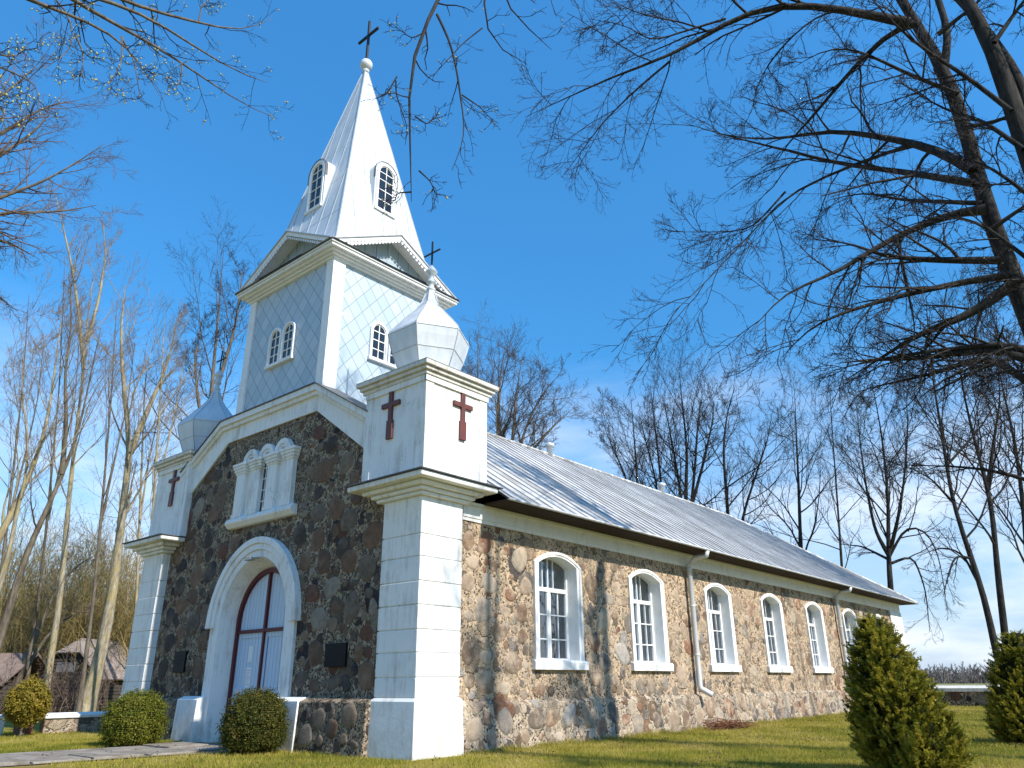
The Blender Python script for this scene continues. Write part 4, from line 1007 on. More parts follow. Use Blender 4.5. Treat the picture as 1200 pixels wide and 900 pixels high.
# pale twiggy tree reaching in from the left edge
limbs8 = [[(-110, 300), (-50, 255), (0, 230), (43, 217), (87, 193), (123, 168)], [(-110, 330), (-40, 258), (0, 248), (67, 250), (115, 240)], [(-110, 290), (-40, 205), (0, 183), (27, 163), (50, 147), (60, 130)],
          [(-110, 340), (-50, 290), (0, 277), (20, 290), (46, 304)], [(-105, 220), (-60, 160), (-10, 120), (25, 95), (55, 62)], [(-105, 240), (-50, 190), (10, 150), (60, 120), (90, 118)], [(-110, 360), (-50, 330), (-5, 345), (20, 365)]]
dts = 15.0
tree('bare_tree', 'pale fine-twigged tree whose branches reach in from the left edge at tower height', 'bare tree',
     [([ground_pt(at(-190, 800, dts)), at(-170, 700, dts), at(-150, 500, dts), at(-125, 360, dts), at(-108, 240, dts), at(-100, 60, dts)], [.26, .24, .21, .18, .13, .05])],
     [(px(s, (dts, dts-.6+.3*i)), taper(len(s), .055, .004)) for i, s in enumerate(limbs8)],
     [('limbs', dict(k=15, t0=.12, ang=42, lf=.34, rf=.5, n=6, trop=(0, 0, .04), wob=.16, rmin=.005, top=.4), 4), ('prev', dict(k=8, t0=.1, ang=42, lf=.45, n=5, trop=(0, 0, .03), wob=.18, rmin=.0032), 3), ('prev', dict(k=4, t0=.2, ang=40, lf=.5, n=3, wob=.18, rmin=.0026, tip=.5), 3)],
     31, M_BARK_G, M_TWIG_P, G_L)
# budding tree: branches across the top left corner
LT = [[(-140, -90), (-60, -45), (30, 0), (83, 17), (140, 43), (160, 67), (190, 117)], [(-140, -140), (0, -55), (80, -3), (110, 13), (150, 37), (187, 53), (217, 75), (253, 100), (290, 128), (327, 139)],
      [(-140, -170), (0, -60), (90, -2), (140, 0), (173, 20), (213, 43), (253, 72), (290, 93), (313, 97)], [(-140, -190), (0, -70), (143, 3), (187, 17), (233, 25), (260, 37), (287, 40), (318, 22)],
      [(-40, -70), (73, 0), (88, 37), (80, 63), (50, 80)], [(88, 40), (98, 63), (95, 90)], [(143, 43), (143, 73), (127, 100)], [(143, 45), (157, 70), (165, 120)], [(213, 75), (213, 90), (204, 107)],
      [(-80, 40), (0, 65), (20, 68), (33, 50)], [(-80, 50), (0, 78), (30, 92), (44, 97), (46, 136)], [(-90, 90), (0, 122), (10, 140), (-2, 141)], [(233, 25), (236, 8), (250, -6)]]
dn = 9.0
tree('budding_tree', 'near maple with yellow-green buds whose branches cross the top left corner of the sky', 'budding tree',
     [([ground_pt(at(-330, 800, dn)), at(-310, 500, dn), at(-280, 200, dn), at(-200, -60, dn), at(-150, -180, dn), at(-120, -330, dn)], [.24, .22, .19, .15, .11, .05])],
     [(px(s, lambda u, v: dn+(u-150)*.005-v*.004), taper(len(s), .036 if i < 4 else .013, .003)) for i, s in enumerate(LT)],
     [('limbs', dict(k=9, t0=.3, ang=48, lf=.22, rf=.55, n=5, trop=(0, 0, .0), wob=.2, rmin=.0042, top=.3, lmax=.7), 4), ('prev', dict(k=4, t0=.2, ang=48, lf=.45, n=4, wob=.2, rmin=.003, tip=.6), 3), ('prev', dict(k=3, t0=.35, t1=1.0, ang=45, lf=.4, n=3, wob=.15, rmin=.0026, tip=.7, lmin=.05), 3)],
     32, M_BARK_G, M_TWIG_D, None, 520, M_BUD, .0115)
# hanging branches at the top centre
CT = [[(640, -260), (560, -90), (515, 0), (496, 39), (471, 75), (462, 89), (465, 108), (486, 136), (489, 172), (491, 200), (482, 225), (481, 238)], [(512, 17), (526, 44), (532, 67), (539, 106), (541, 128), (546, 153), (540, 175), (529, 199)], [(541, 111), (562, 125), (579, 143)],
      [(640, -220), (575, -60), (566, 0), (565, 33), (576, 64), (590, 78), (618, 74)], [(565, 33), (543, 50), (521, 74), (507, 90)], [(640, -200), (600, -60), (579, 0), (596, 17), (621, 33), (632, 47), (648, 59)], [(464, 95), (464, 111), (478, 150), (475, 170)], [(486, 136), (500, 146), (512, 136)],
      [(491, 200), (504, 212), (513, 231)], [(482, 225), (466, 226), (462, 236)], [(640, -150), (640, -40), (645, 8), (652, 20)], [(496, 39), (482, 45), (458, 27)], [(465, 90), (452, 112), (440, 115)]]
dc = 5.2
tree('budding_tree', 'near maple with knobbly dark twigs hanging into the sky right of the spire', 'budding tree',
     [([np.array([13.6, -5.6, -.05]), np.array([13.5, -5.6, 2.5]), np.array([13.2, -5.7, 5.2]), at(900, -500, 5.2), at(780, -420, 5.2), at(640, -330, 5.2)], [.2, .18, .15, .10, .07, .04])],
     [(px(s, lambda u, v: dc+(u-510)*.003-v*.002), taper(len(s), (.021 if i == 0 else .0125 if i in (1, 3, 5) else .007), .0022)) for i, s in enumerate(CT)],
     [('limbs', dict(k=9, t0=.3, ang=52, lf=.18, rf=.6, n=5, trop=(0, 0, .02), wob=.24, rmin=.0032, top=.3, lmax=.36), 4), ('prev', dict(k=3, t0=.25, t1=1, ang=48, lf=.45, n=4, wob=.22, rmin=.0024, tip=.7, lmin=.04), 3)],
     33, M_BARK_D, M_TWIG_D, None, 80, M_BUD, .007)

# ---- the big lindens at the right edge
RA = 17.0
TA = [(1420, 905), (1330, 720), (1262, 520), (1200, 350), (1170, 295), (1145, 210), (1125, 115), (1105, 70), (1070, 25), (1030, -40), (990, -140), (960, -260)]
TA2 = [(1107, 75), (1112, 40), (1100, 0), (1075, -60), (1060, -160)]
LA = [[(1065, 27), (1030, 18), (1000, 15), (930, 0), (880, 10), (825, 40), (800, 65), (735, 80), (675, 110), (615, 137)], [(850, 22), (800, 37), (760, 50), (740, 30), (690, 22)], [(785, 72), (740, 110), (705, 145), (675, 185), (658, 208)],
      [(1072, 28), (1050, 30), (995, 85), (950, 140), (920, 170), (905, 197)], [(985, 12), (960, 15), (920, 50), (890, 90), (880, 132)], [(1140, 200), (1090, 170), (1040, 162), (980, 150), (930, 160), (880, 165), (822, 150)],
      [(1080, 168), (1040, 172), (1015, 190), (960, 210), (920, 225), (895, 260), (860, 295), (820, 340), (783, 372)], [(920, 225), (880, 270), (840, 272), (783, 272)], [(1142, 215), (1050, 200), (980, 192), (920, 175), (870, 165), (798, 143)],
      [(1152, 238), (1060, 235), (1010, 225), (970, 235)], [(1155, 245), (1140, 240), (1080, 262), (1025, 290), (980, 320), (920, 340), (878, 387)], [(1172, 305), (1090, 305), (1030, 300), (1000, 285), (943, 280)],
      [(1190, 330), (1140, 368), (1080, 390), (1040, 415), (988, 447)], [(1240, 440), (1200, 400), (1100, 410), (1030, 420), (968, 436)], [(1250, 470), (1200, 410), (1157, 410), (1064, 421), (1014, 421), (978, 426)], [(1250, 480), (1157, 414), (1119, 430), (1090, 440), (1043, 449), (1003, 460)],
      [(1290, 600), (1200, 560), (1153, 550), (1107, 546), (1048, 545)], [(1122, 110), (1060, 85), (1010, 60), (970, 55), (930, 80)], [(1130, 150), (1180, 140), (1230, 100), (1290, 80)], [(1160, 270), (1210, 235), (1270, 220)], [(1100, 40), (1150, 0), (1190, -60)],
      [(1040, -20), (960, -40), (880, -30), (800, -10), (740, 0)], [(1030, -40), (980, -90), (900, -110)], [(1185, 322), (1130, 330), (1060, 345), (1000, 362), (950, 380), (915, 420)]]
rA = lambda i: .03 if i in (1, 2, 4, 7) else .055 if i == 6 else .125 if i in (0, 5, 10, 12, 14) else .09 if i in (3, 6, 8, 11, 13, 15, 21, 23) else .058
rgA = random.Random(4)
dA = lambda u, v: RA-.4+max(1150-u, 0)/880*RA*.42*math.sin(v*.017+u*.0035+1.3)
dB = lambda u, v: RB-.2+(1180-u)/880*RB*.5*math.sin(v*.019+u*.004)
LV_FARR = [('trunk', dict(k=14, t0=.36, t1=.95, ang=42, lf=.36, rf=.5, n=9, trop=(0, 0, .08), wob=.10, tip=.2, rmin=.016, top=.45), 5),
           ('prev', dict(k=8, t0=.18, ang=38, angj=12, lf=.46, rf=.55, n=7, trop=(0, 0, .06), wob=.12, rmin=.0105, top=.4), 4),
           ('prev', dict(k=6, t0=.2, ang=36, lf=.48, n=5, trop=(0, 0, .05), wob=.12, rmin=.0080, top=.35), 3),
           ('prev', dict(k=4, t0=.2, ang=34, lf=.52, n=4, trop=(0, 0, .03), wob=.12, rmin=.0062, tip=.5), 3)]
LV_LIN = [('limbs', dict(k=12, t0=.15, t1=.97, ang=40, lf=.36, rf=.5, n=7, trop=(0, 0, -.03), wob=.12, rmin=.011, top=.5, lmax=2.4), 5),
          ('prev', dict(k=7, t0=.15, t1=1.0, ang=40, lf=.5, n=5, trop=(0, 0, -.02), wob=.14, rmin=.0072, top=.4), 4),
          ('prev', dict(k=4, t0=.2, t1=1.0, ang=40, lf=.52, n=4, wob=.14, rmin=.0048, tip=.5, top=.4), 3),
          ('prev', dict(k=2, t0=.3, ang=38, lf=.6, n=3, wob=.14, rmin=.0038, tip=.6, lmin=.08), 3)]
T_ = px(TA, RA); T_[0] = ground_pt(T_[0]); T2_ = px(TA2, (RA, RA+.8))
tree('linden_tree', 'big dark linden leaning in from the right edge, its limbs fanning left across the sky', 'linden tree',
     [(T_, taper(len(T_), .25, .06)), (T2_, taper(len(T2_), .10, .04))],
     [(px(s, dA), taper(len(s), rA(i), .005, .85)) for i, s in enumerate(LA) if math.hypot(s[0][0]-s[-1][0], s[0][1]-s[-1][1]) > 95], LV_LIN, 41, M_BARK_D, M_TWIG_D, None, 450, M_BUD, .008)
RB = 12.5
TB = [(1520, 920), (1400, 650), (1290, 390), (1225, 235), (1195, 150), (1178, 100), (1163, 45), (1130, -5), (1085, -70), (1040, -170)]
TB2 = [(1225, 235), (1200, 105), (1180, 70), (1145, 20), (1105, -20), (1050, -90)]
LB = [[(1185, 130), (1120, 80), (1075, 55), (1030, 10), (1000, -30)], [(1200, 175), (1150, 140), (1110, 130), (1060, 100)], [(1240, 260), (1190, 215), (1150, 190), (1100, 185)], [(1280, 360), (1200, 300), (1150, 260), (1105, 250), (1050, 270)], [(1165, 50), (1200, 0), (1260, -60)],
      [(1300, 420), (1220, 330), (1170, 325), (1130, 350)], [(1340, 500), (1240, 440), (1180, 430), (1140, 450)], [(1230, 240), (1290, 190), (1350, 150)]]
T_ = px(TB, RB); T_[0] = ground_pt(T_[0]); T2_ = px(TB2, (RB, RB+.4))
tree('linden_tree', 'near twin-stemmed linden in the upper right corner, in front of the leaning one', 'linden tree',
     [(T_, taper(len(T_), .20, .07)), (T2_, taper(len(T2_), .10, .05))],
     [(px(s, dB), taper(len(s), .042, .006)) for s in LB if math.hypot(s[0][0]-s[-1][0], s[0][1]-s[-1][1]) > 110], LV_LIN, 42, M_BARK_D, M_TWIG_D, None, 120, M_BUD, .007)

# ---- trees behind the nave and along the right side
bg_tree('dark tree leaning left over the right boundary wall, thickest trunk by the far thuja', [[(1180, 812), (1169, 772), (1153, 696), (1132, 636), (1115, 586), (1107, 527), (1096, 463), (1088, 400), (1085, 340)]], 38, .21, 51, M_BARK_D, M_TWIG_D, LV_FARR, G_R,
        limbs=[[(1140, 655), (1120, 650), (1112, 670), (1105, 700)], [(1150, 690), (1128, 648), (1105, 640), (1075, 652)], [(1118, 590), (1090, 560), (1060, 545)], [(1110, 545), (1150, 500), (1180, 450)]])
bg_tree('dark upright tree right of the leaning one, forking above the far thuja', [[(1182, 812), (1178, 746), (1168, 662), (1162, 586), (1149, 544), (1136, 493), (1124, 434), (1118, 370)], [(1158, 570), (1164, 520), (1172, 470), (1168, 400)]], 40, .22, 52, M_BARK_D, M_TWIG_D, LV_FARR, G_R)
bg_tree('bare tree at the far end of the nave splitting into three stems above the eaves', [[(1052, 815), (1046, 720), (1041, 653), (1041, 582), (1033, 506), (1022, 450)], [(1041, 650), (1026, 624), (1016, 577), (1008, 520), (1003, 470)], [(1042, 650), (1052, 610), (1060, 560), (1064, 500), (1062, 460)]], 55, .32, 53, M_BARK_D, M_TWIG_D, LV_FARR, G_R,
        limbs=[[(1041, 655), (1062, 615), (1085, 620), (1100, 650), (1108, 700)], [(1040, 655), (1010, 640), (985, 638)], [(1045, 660), (1070, 650), (1085, 690), (1090, 740)]])
bg_tree('narrow bare tree with a single straight trunk behind the middle of the roof', [[(944, 815), (941, 720), (938, 632), (936, 572), (933, 507), (931, 455)]], 57, .30, 54, M_BARK_D, M_TWIG_D, LV_FARR, G_R)
bg_tree('bare tree with two diverging stems behind the roof vents, left of the narrow one', [[(862, 815), (857, 700), (853, 598), (847, 528), (852, 480), (862, 452)], [(858, 690), (871, 602), (888, 550), (901, 511), (905, 480)]], 58, .28, 55, M_BARK_D, M_TWIG_D, LV_FARR, G_R)
bg_tree('broad many-stemmed bare tree behind the ridge, largest crown over the nave', [[(812, 815), (808, 700), (803, 580), (806, 528), (800, 480), (796, 438)], [(807, 660), (795, 560), (784, 500), (776, 462)], [(806, 640), (815, 540), (818, 490), (826, 450)], [(806, 610), (825, 540), (836, 490), (836, 470)]], 60, .33, 56, M_BARK_D, M_TWIG_D, LV_FARR, G_R)
bg_tree('smaller bare tree at the left end of the group over the ridge', [[(752, 815), (750, 690), (747, 563), (743, 510), (739, 462)], [(749, 640), (734, 560), (716, 520), (704, 490)]], 60, .24, 57, M_BARK_D, M_TWIG_D, LV_FARR, G_R)
bg_tree('bare tree between the broad one and the smaller one over the ridge', [[(784, 815), (781, 690), (778, 600), (771, 530), (764, 470), (762, 450)], [(778, 640), (768, 560), (755, 510), (748, 480)]], 63, .24, 58, M_BARK_D, M_TWIG_D, LV_FARR, G_R)
bg_tree('spreading bare tree behind the near turret, leaning out to the right of it', [[(586, 815), (586, 640), (586, 540), (583, 490), (586, 440), (592, 405)], [(588, 620), (604, 540), (620, 490), (640, 455), (655, 440)], [(588, 600), (600, 520), (605, 460), (612, 420)], [(590, 610), (622, 530), (648, 500), (672, 478)]], 50, .33, 59, M_BARK_G, M_TWIG_G, LV_FARR, G_R)
bg_tree('bare tree just visible above the cap of the near turret beside the onion dome', [[(552, 815), (554, 640), (556, 520), (560, 450), (560, 395)], [(555, 600), (545, 500), (548, 430)]], 54, .27, 60, M_BARK_G, M_TWIG_G, LV_FARR, G_R)
bg_tree('thin bare tree between the narrow tree and the three-stemmed one', [[(992, 815), (990, 720), (985, 640), (980, 570), (975, 500), (972, 450)]], 66, .2, 61, M_BARK_D, M_TWIG_D, LV_FARR, G_R)
bg_tree('bare tree at the right edge behind the two dark trunks', [[(1215, 812), (1207, 700), (1200, 600), (1190, 520), (1176, 460), (1168, 420)]], 47, .24, 62, M_BARK_D, M_TWIG_D, LV_FARR, G_R)

# trees of the row on the sunny side, outside the frame: they throw the trunk shadows on the wall and the lawn
for k, (x, y, ln, h, r) in enumerate(((14.0, 9.4, (.2, -.3), 15, .12), (14.6, 12.6, (.1, .45), 16, .13), (14.4, 17.0, (.2, .25), 16, .14), (15.0, 20.6, (-.1, -.4), 16, .12), (14.8, 24.5, (.1, .3), 16, .13), (15.2, 29, (.2, -.3), 16, .14))):
    P = [np.array([x, y, -.05])+np.array([ln[0]*t*2.2, ln[1]*t*2.2, h*t]) for t in np.linspace(0, 1, 7)]
    P2 = [P[2]+np.array([-ln[0]*2.4*t, -ln[1]*3.0*t-1.2*t, h*.5*t]) for t in np.linspace(0, 1, 5)]
    tree('linden_tree', 'bare linden out on the sunny side lawn, number %s from the church door' % ('one', 'two', 'three', 'four', 'five', 'six', 'seven', 'eight')[k], 'linden tree', [(P, taper(7, r, r*.25)), (P2, taper(5, r*.5, r*.15))], [],
         [('trunk', dict(k=7, t0=.35, t1=.99, ang=40, lf=.22, rf=.5, n=8, trop=(0, 0, .07), wob=.1, tip=.25, rmin=.012, top=.5), 5), ('prev', dict(k=4, t0=.2, ang=40, lf=.45, n=6, trop=(0, 0, .02), wob=.13, rmin=.007), 4), ('prev', dict(k=3, t0=.2, ang=40, lf=.45, n=4, wob=.14, rmin=.0045), 3)], 70+k, M_BARK_D, M_TWIG_D, 'row of lindens on the sunny side')

# ================================================================== SHRUBS
def leaves(rng, pos, nrm, size, asp=.55, spread=.8, curl=.0):
    """one quad leaf per position, facing roughly along nrm"""
    K = len(pos); n = nrm+rng.normal(size=(K, 3))*spread; n /= np.linalg.norm(n, axis=1)[:, None]
    a = np.cross(n, rng.normal(size=(K, 3))); a /= np.linalg.norm(a, axis=1)[:, None]; b = np.cross(n, a)
    s = (size*rng.uniform(.6, 1.4, K))[:, None]
    V = np.stack([pos-a*s, pos+b*s*asp+n*s*curl, pos+a*s, pos-b*s*asp+n*s*curl], 1).reshape(-1, 3)
    return V, np.arange(K*4).reshape(-1, 4)
def shrub(name, label, cat, loc, prof, seed, leafm, nleaf, lsize, stem_r, stem_h, group=None, up=.0, lump=.08, clump=260, skew=None, asp=.55):
    """prof(t) -> (radius, z) for t in 0..1 from bottom to top"""
    rng = np.random.default_rng(seed); root = empty(name, loc, label, cat, group)
    tt = np.linspace(0, 1, 40); pr = np.array([prof(t) for t in tt])
    # solid core blocking the view through, inner shade put into its dark colour
    m_ = MB(); n = 20
    for i in range(0, 40, 3):
        for k in range(n):
            a = 2*PI*k/n; r = pr[i, 0]*.86*(1+.05*math.sin(3*a+i)); z = pr[i, 1]*.97+.03*pr[20, 1]
            o_ = skew(z) if skew else (0, 0); m_.v.append((r*math.cos(a)+o_[0], r*math.sin(a)+o_[1], z))
    rows = len(range(0, 40, 3)); m_.sm = True
    for i in range(rows-1):
        for k in range(n): j = (k+1) % n; m_.face((i*n+k, i*n+j, (i+1)*n+j, (i+1)*n+k))
    m_.face(range(n-1, -1, -1)); m_.face(range((rows-1)*n, rows*n))
    cv = np.array(m_.v)
    # leaf clumps: positions are gathered round clump centres spread over the surface
    area = pr[:, 0]+.05*pr[:, 0].max(); cdf = np.cumsum(area); cdf /= cdf[-1]
    def surf(u, a, dr):
        i = np.searchsorted(cdf, u).clip(0, 39); r = pr[i, 0]*dr; z = pr[i, 1]
        g0 = pr[np.clip(i-1, 0, 39)]; g1 = pr[np.clip(i+1, 0, 39)]; dz = g1[:, 1]-g0[:, 1]; drr = g1[:, 0]-g0[:, 0]
        nr = np.stack([np.cos(a)*dz, np.sin(a)*dz, -drr], 1); nr /= np.linalg.norm(nr, axis=1)[:, None]+1e-9
        p = np.stack([r*np.cos(a), r*np.sin(a), z], 1)
        if skew: q = np.array([skew(zz) for zz in z]); p[:, :2] += q
        return p, nr
    cu_ = rng.random(clump); ca = rng.random(clump)*2*PI; cp, cn = surf(cu_, ca, 1+rng.normal(size=clump)*lump*.5)
    ct = rng.random(clump); cs_ = rng.uniform(.6, 1.4, clump)
    k = rng.integers(0, clump, nleaf//2); sp_ = pr[:, 0].max()*.16
    off = np.clip(rng.normal(size=(len(k), 3)), -1.6, 1.6)*sp_*.75*cs_[k][:, None]; p1 = cp[k]+off*.85+cn[k]*np.abs(rng.normal(size=len(k)))[:, None]*sp_*.25-cn[k]*sp_*.15
    u = rng.random(nleaf-len(k)); a = rng.random(len(u))*2*PI; p2, n2 = surf(u, a, rng.normal(.955, .03, len(u)))
    pos = np.concatenate([p1, p2]); nr = np.concatenate([cn[k], n2]); nr = nr+np.array([0, 0, up])
    tint = np.concatenate([np.clip(ct[k]*.6+rng.random(len(k))*.4, 0, 1), rng.random(len(u))])
    sh = 70; ps, ns = surf(rng.random(sh), rng.random(sh)*2*PI, np.full(sh, .97)); ds_ = ns+rng.normal(size=(sh, 3))*.45+np.array([0, 0, .35]); ds_ /= np.linalg.norm(ds_, axis=1)[:, None]
    lsh = rng.uniform(.03, .13, sh)*pr[:, 0].max()/.62; ii = np.repeat(np.arange(sh), 9); qq = np.tile(np.arange(9)/8., sh)
    pos = np.concatenate([pos, ps[ii]+ds_[ii]*(lsh[ii]*qq)[:, None]+rng.normal(size=(sh*9, 3))*lsize*.35]); nr = np.concatenate([nr, rng.normal(size=(sh*9, 3))]); tint = np.concatenate([tint, np.clip(rng.normal(.65, .2, sh*9), 0, 1)])
    V, F = leaves(rng, pos, nr, lsize, asp, .75)
    allV = np.concatenate([cv, V]);
    quad = np.array([f for f in m_.f if len(f) == 4]); F = np.concatenate([quad, F+len(cv)])
    mi = np.r_[np.zeros(len(quad), int), np.ones(len(F)-len(quad), int)]
    np_mesh('foliage', allV, F, [M_CORE, leafm], root, False, mi, np.r_[np.zeros(len(quad)), tint])
    st = MB(); st.lathe([(stem_r*1.3, -.05), (stem_r, .1), (stem_r*.8, stem_h)], (0, 0, 0), 9); st.build('stem', M_BARK_G, root)
    return root
ball = lambda r, h, zb=.06: (lambda t: (r*max(math.sin(PI*(.10+.9*t)), .03)**.72, zb+h*(.5-.5*math.cos(PI*t))))
shrub('box_bush', 'round clipped bright green bush left of the church door beside the path', 'bush', (-7.98, -1.52, 0), ball(.63, 1.06), 1, M_BOX, 30000, .021, .05, .5, 'clipped round bushes at the church door')
shrub('box_bush', 'round clipped bush with bronze patches right of the path, nearest the plaque', 'bush', (-3.74, -.98, 0), ball(.60, 1.08), 2, M_BOXB, 30000, .020, .05, .5, 'clipped round bushes at the church door')
shrub('golden_thuja', 'small egg-shaped golden shrub on a short stem by the left boundary wall', 'shrub', (-14.0, -1.85, 0), lambda t: (.56*max(math.sin(PI*(.08+.92*t)), .02)**.8*(1-.18*t), (.34+1.22*t)), 3, M_TOPI, 17000, .030, .07, .6, None, .5)
def spray_conifer(name, label, loc, H, RB_, seed, prof, nspray, skew=None):
    rng = np.random.default_rng(seed); root = empty(name, loc, label, 'conifer', 'thuja shrubs on the lawn right of the church')
    # branchlets stand out from the surface, each carrying a flat feather of scale-leaf sprays
    nb = nspray//30; zt = rng.random(nb*4); keep = rng.random(nb*4) < np.array([prof(t) for t in zt])/RB_+.05; tb = zt[keep][:nb]; nb = len(tb); ab = rng.random(nb)*2*PI
    rb = np.array([prof(x) for x in tb])*(1+.09*np.sin(3*ab+6*tb)+.06*np.sin(7*ab-11*tb)+rng.normal(size=nb)*.05)*.90
    pb_ = np.stack([rb*np.cos(ab), rb*np.sin(ab), tb*H*.97], 1)
    if skew: pb_[:, :2] += np.array([skew(zz) for zz in pb_[:, 2]])
    db = np.stack([np.cos(ab), np.sin(ab), rng.uniform(.35, 1.5, nb)], 1)+rng.normal(size=(nb, 3))*.28; db /= np.linalg.norm(db, axis=1)[:, None]
    tang = np.stack([-np.sin(ab), np.cos(ab), rng.normal(size=nb)*.5], 1)+rng.normal(size=(nb, 3))*.3; sb2 = np.cross(db, tang); sb2 = np.cross(sb2, db); sb2 /= np.linalg.norm(sb2, axis=1)[:, None]
    lb = rng.uniform(.14, .30, nb)*(1.12-.5*tb); btint = np.clip(rng.normal(.48, .22, nb), 0, 1)
    m = 30; ib_ = np.repeat(np.arange(nb), m); q = np.tile(np.arange(m), nb)/m; K = len(ib_); sgn = np.where(np.arange(K) % 2 == 0, 1., -1.)
    c = pb_[ib_]+db[ib_]*(lb[ib_]*(q-.25))[:, None]+rng.normal(size=(K, 3))*.010
    outd = db[ib_]+sb2[ib_]*(sgn*rng.uniform(.5, 1.2, K)*(1-.5*q))[:, None]+rng.normal(size=(K, 3))*.22; outd /= np.linalg.norm(outd, axis=1)[:, None]
    side_ = np.cross(outd, np.cross(db[ib_], sb2[ib_])+rng.normal(size=(K, 3))*.35); side_ /= np.linalg.norm(side_, axis=1)[:, None]
    sz = lb[ib_]*rng.uniform(.22, .42, K)*(1-.45*q)
    V = []; tint = []; base_t = btint[ib_]+.22*(q-.4)
    for j in range(3):
        f = j-1.; dirv = outd*math.cos(f*.6)+side_*math.sin(f*.6); ln = (sz*(1-.3*abs(f)))[:, None]
        tip = c+dirv*ln; pn = np.cross(dirv, np.cross(outd, side_)); pn /= np.linalg.norm(pn, axis=1)[:, None]; w_ = sz[:, None]*.13
        V.append(np.stack([c, (c+tip)/2+pn*w_, tip, (c+tip)/2-pn*w_], 1)); tint.append(base_t+rng.normal(size=K)*.08)
    V = np.concatenate(V).reshape(-1, 3); F = np.arange(len(V)).reshape(-1, 4); tint = np.clip(np.concatenate(tint), 0, 1)
    m_ = MB(); n = 18; rows = 14  # solid core, the conifer's inner shade put into its colour
    for i in range(rows):
        tt = i/(rows-1)*.96
        for k in range(n): q = 2*PI*k/n; rr = prof(tt)*.70*(1+.08*math.sin(3*q+6*tt)); o_ = skew(tt*H) if skew else (0, 0); m_.v.append((rr*math.cos(q)+o_[0], rr*math.sin(q)+o_[1], max(tt*H, .04)))
    for i in range(rows-1):
        for k in range(n): j = (k+1) % n; m_.face((i*n+k, i*n+j, (i+1)*n+j, (i+1)*n+k))
    cv = np.array(m_.v); q4 = np.array(m_.f)
    np_mesh('foliage', np.concatenate([cv, V]), np.concatenate([q4, F+len(cv)]), [M_CORE, M_THUJA], root, False, np.r_[np.zeros(len(q4), int), np.ones(len(F), int)], np.r_[np.zeros(len(q4)), tint])
    st = MB(); st.lathe([(.10, -.05), (.08, .3), (.05, H*.6)], (0, 0, 0), 9); st.build('trunk', M_BARK_G, root)
    return root
def prof_t(RB_, sh):
    def f(t): return RB_*(.80+.20*min(t/.18, 1))*max(1-((t-.12)/.88), 0.0)**sh if t > .12 else RB_*(.80+.20*min(t/.18, 1))
    return f
spray_conifer('thuja_shrub', 'large egg-shaped yellow-green thuja standing in front of the far end of the nave', (7.62, 3.0, 0), 2.30, 1.0, 5, prof_t(.70, .45), 54000, lambda z: (-.10*z+.08, -.03*z))
spray_conifer('thuja_shrub', 'darker thuja cut off by the right edge in front of the boundary wall', (8.3, 10.6, 0), 2.35, 1.0, 6, prof_t(.92, .5), 42000)

# ---- thicket behind the shed (one tangled mass) and the wood on the horizon
def thicket(name, pts, h, seed, mat, kw):
    rng = np.random.default_rng(seed); K = len(pts)
    d = np.concatenate([rng.normal(size=(K, 2))*.35, np.ones((K, 1))], 1); d /= np.linalg.norm(d, axis=1)[:, None]
    n = 7; P = np.zeros((K, n, 3)); P[:, 0] = pts; hh = h*rng.uniform(.5, 1.25, K)
    for j in range(1, n):
        d = d+rng.normal(size=(K, 3))*.10; d /= np.linalg.norm(d, axis=1)[:, None]; P[:, j] = P[:, j-1]+d*(hh/(n-1))[:, None]
    Rr = (kw.get('r', .03)*rng.uniform(.6, 1.4, K))[:, None]*np.linspace(1, .25, n)[None]
    a = (P, Rr); L_ = [(P, Rr, 4)]
    for q in kw['lv']: a = grow(*a, rng=rng, **q); L_.append((*a, 3))
    V, F = tubes(L_); o = np_mesh(name, V, F, mat, None, True); o['kind'] = 'stuff'; return o
rng0 = np.random.default_rng(9)
tp = []
for k in range(850):
    u = rng0.uniform(-60, 250); d = rng0.uniform(50, 68); q = at(u, 800, d); tp.append((q[0], q[1], 0))
thicket('thicket', np.array(tp), 9.8, 8, M_TWIG_Y, dict(r=.035, lv=[dict(k=6, t0=.15, ang=38, lf=.5, n=5, trop=(0, 0, .05), wob=.16, rmin=.011), dict(k=6, t0=.1, ang=40, lf=.5, n=4, wob=.18, rmin=.010)]))
tp = [(*at(rng0.uniform(-40, 150), 800, rng0.uniform(44, 48))[:2], 0) for _ in range(70)]
thicket('brush', np.array(tp), 2.6, 18, M_TWIG_P, dict(r=.02, lv=[dict(k=6, t0=.1, ang=38, lf=.5, n=4, wob=.2, rmin=.009), dict(k=5, t0=.1, ang=40, lf=.5, n=3, wob=.2, rmin=.009)]))
fp = []
for k in range(1100):
    u = rng0.uniform(960, 1500); d = rng0.uniform(300, 380); q = at(u, 800, d); fp.append((q[0], q[1], -1))
thicket('distant_wood', np.array(fp), 6.0, 19, Mat('grey_brown_twigs', .95, .1).col((.15, .135, .125)).m, dict(r=.22, lv=[dict(k=7, t0=.1, ang=35, lf=.5, n=4, trop=(0, 0, .06), wob=.15, rmin=.10), dict(k=6, t0=.1, ang=40, lf=.5, n=3, wob=.18, rmin=.09)]))  # plain grey-brown twig colour

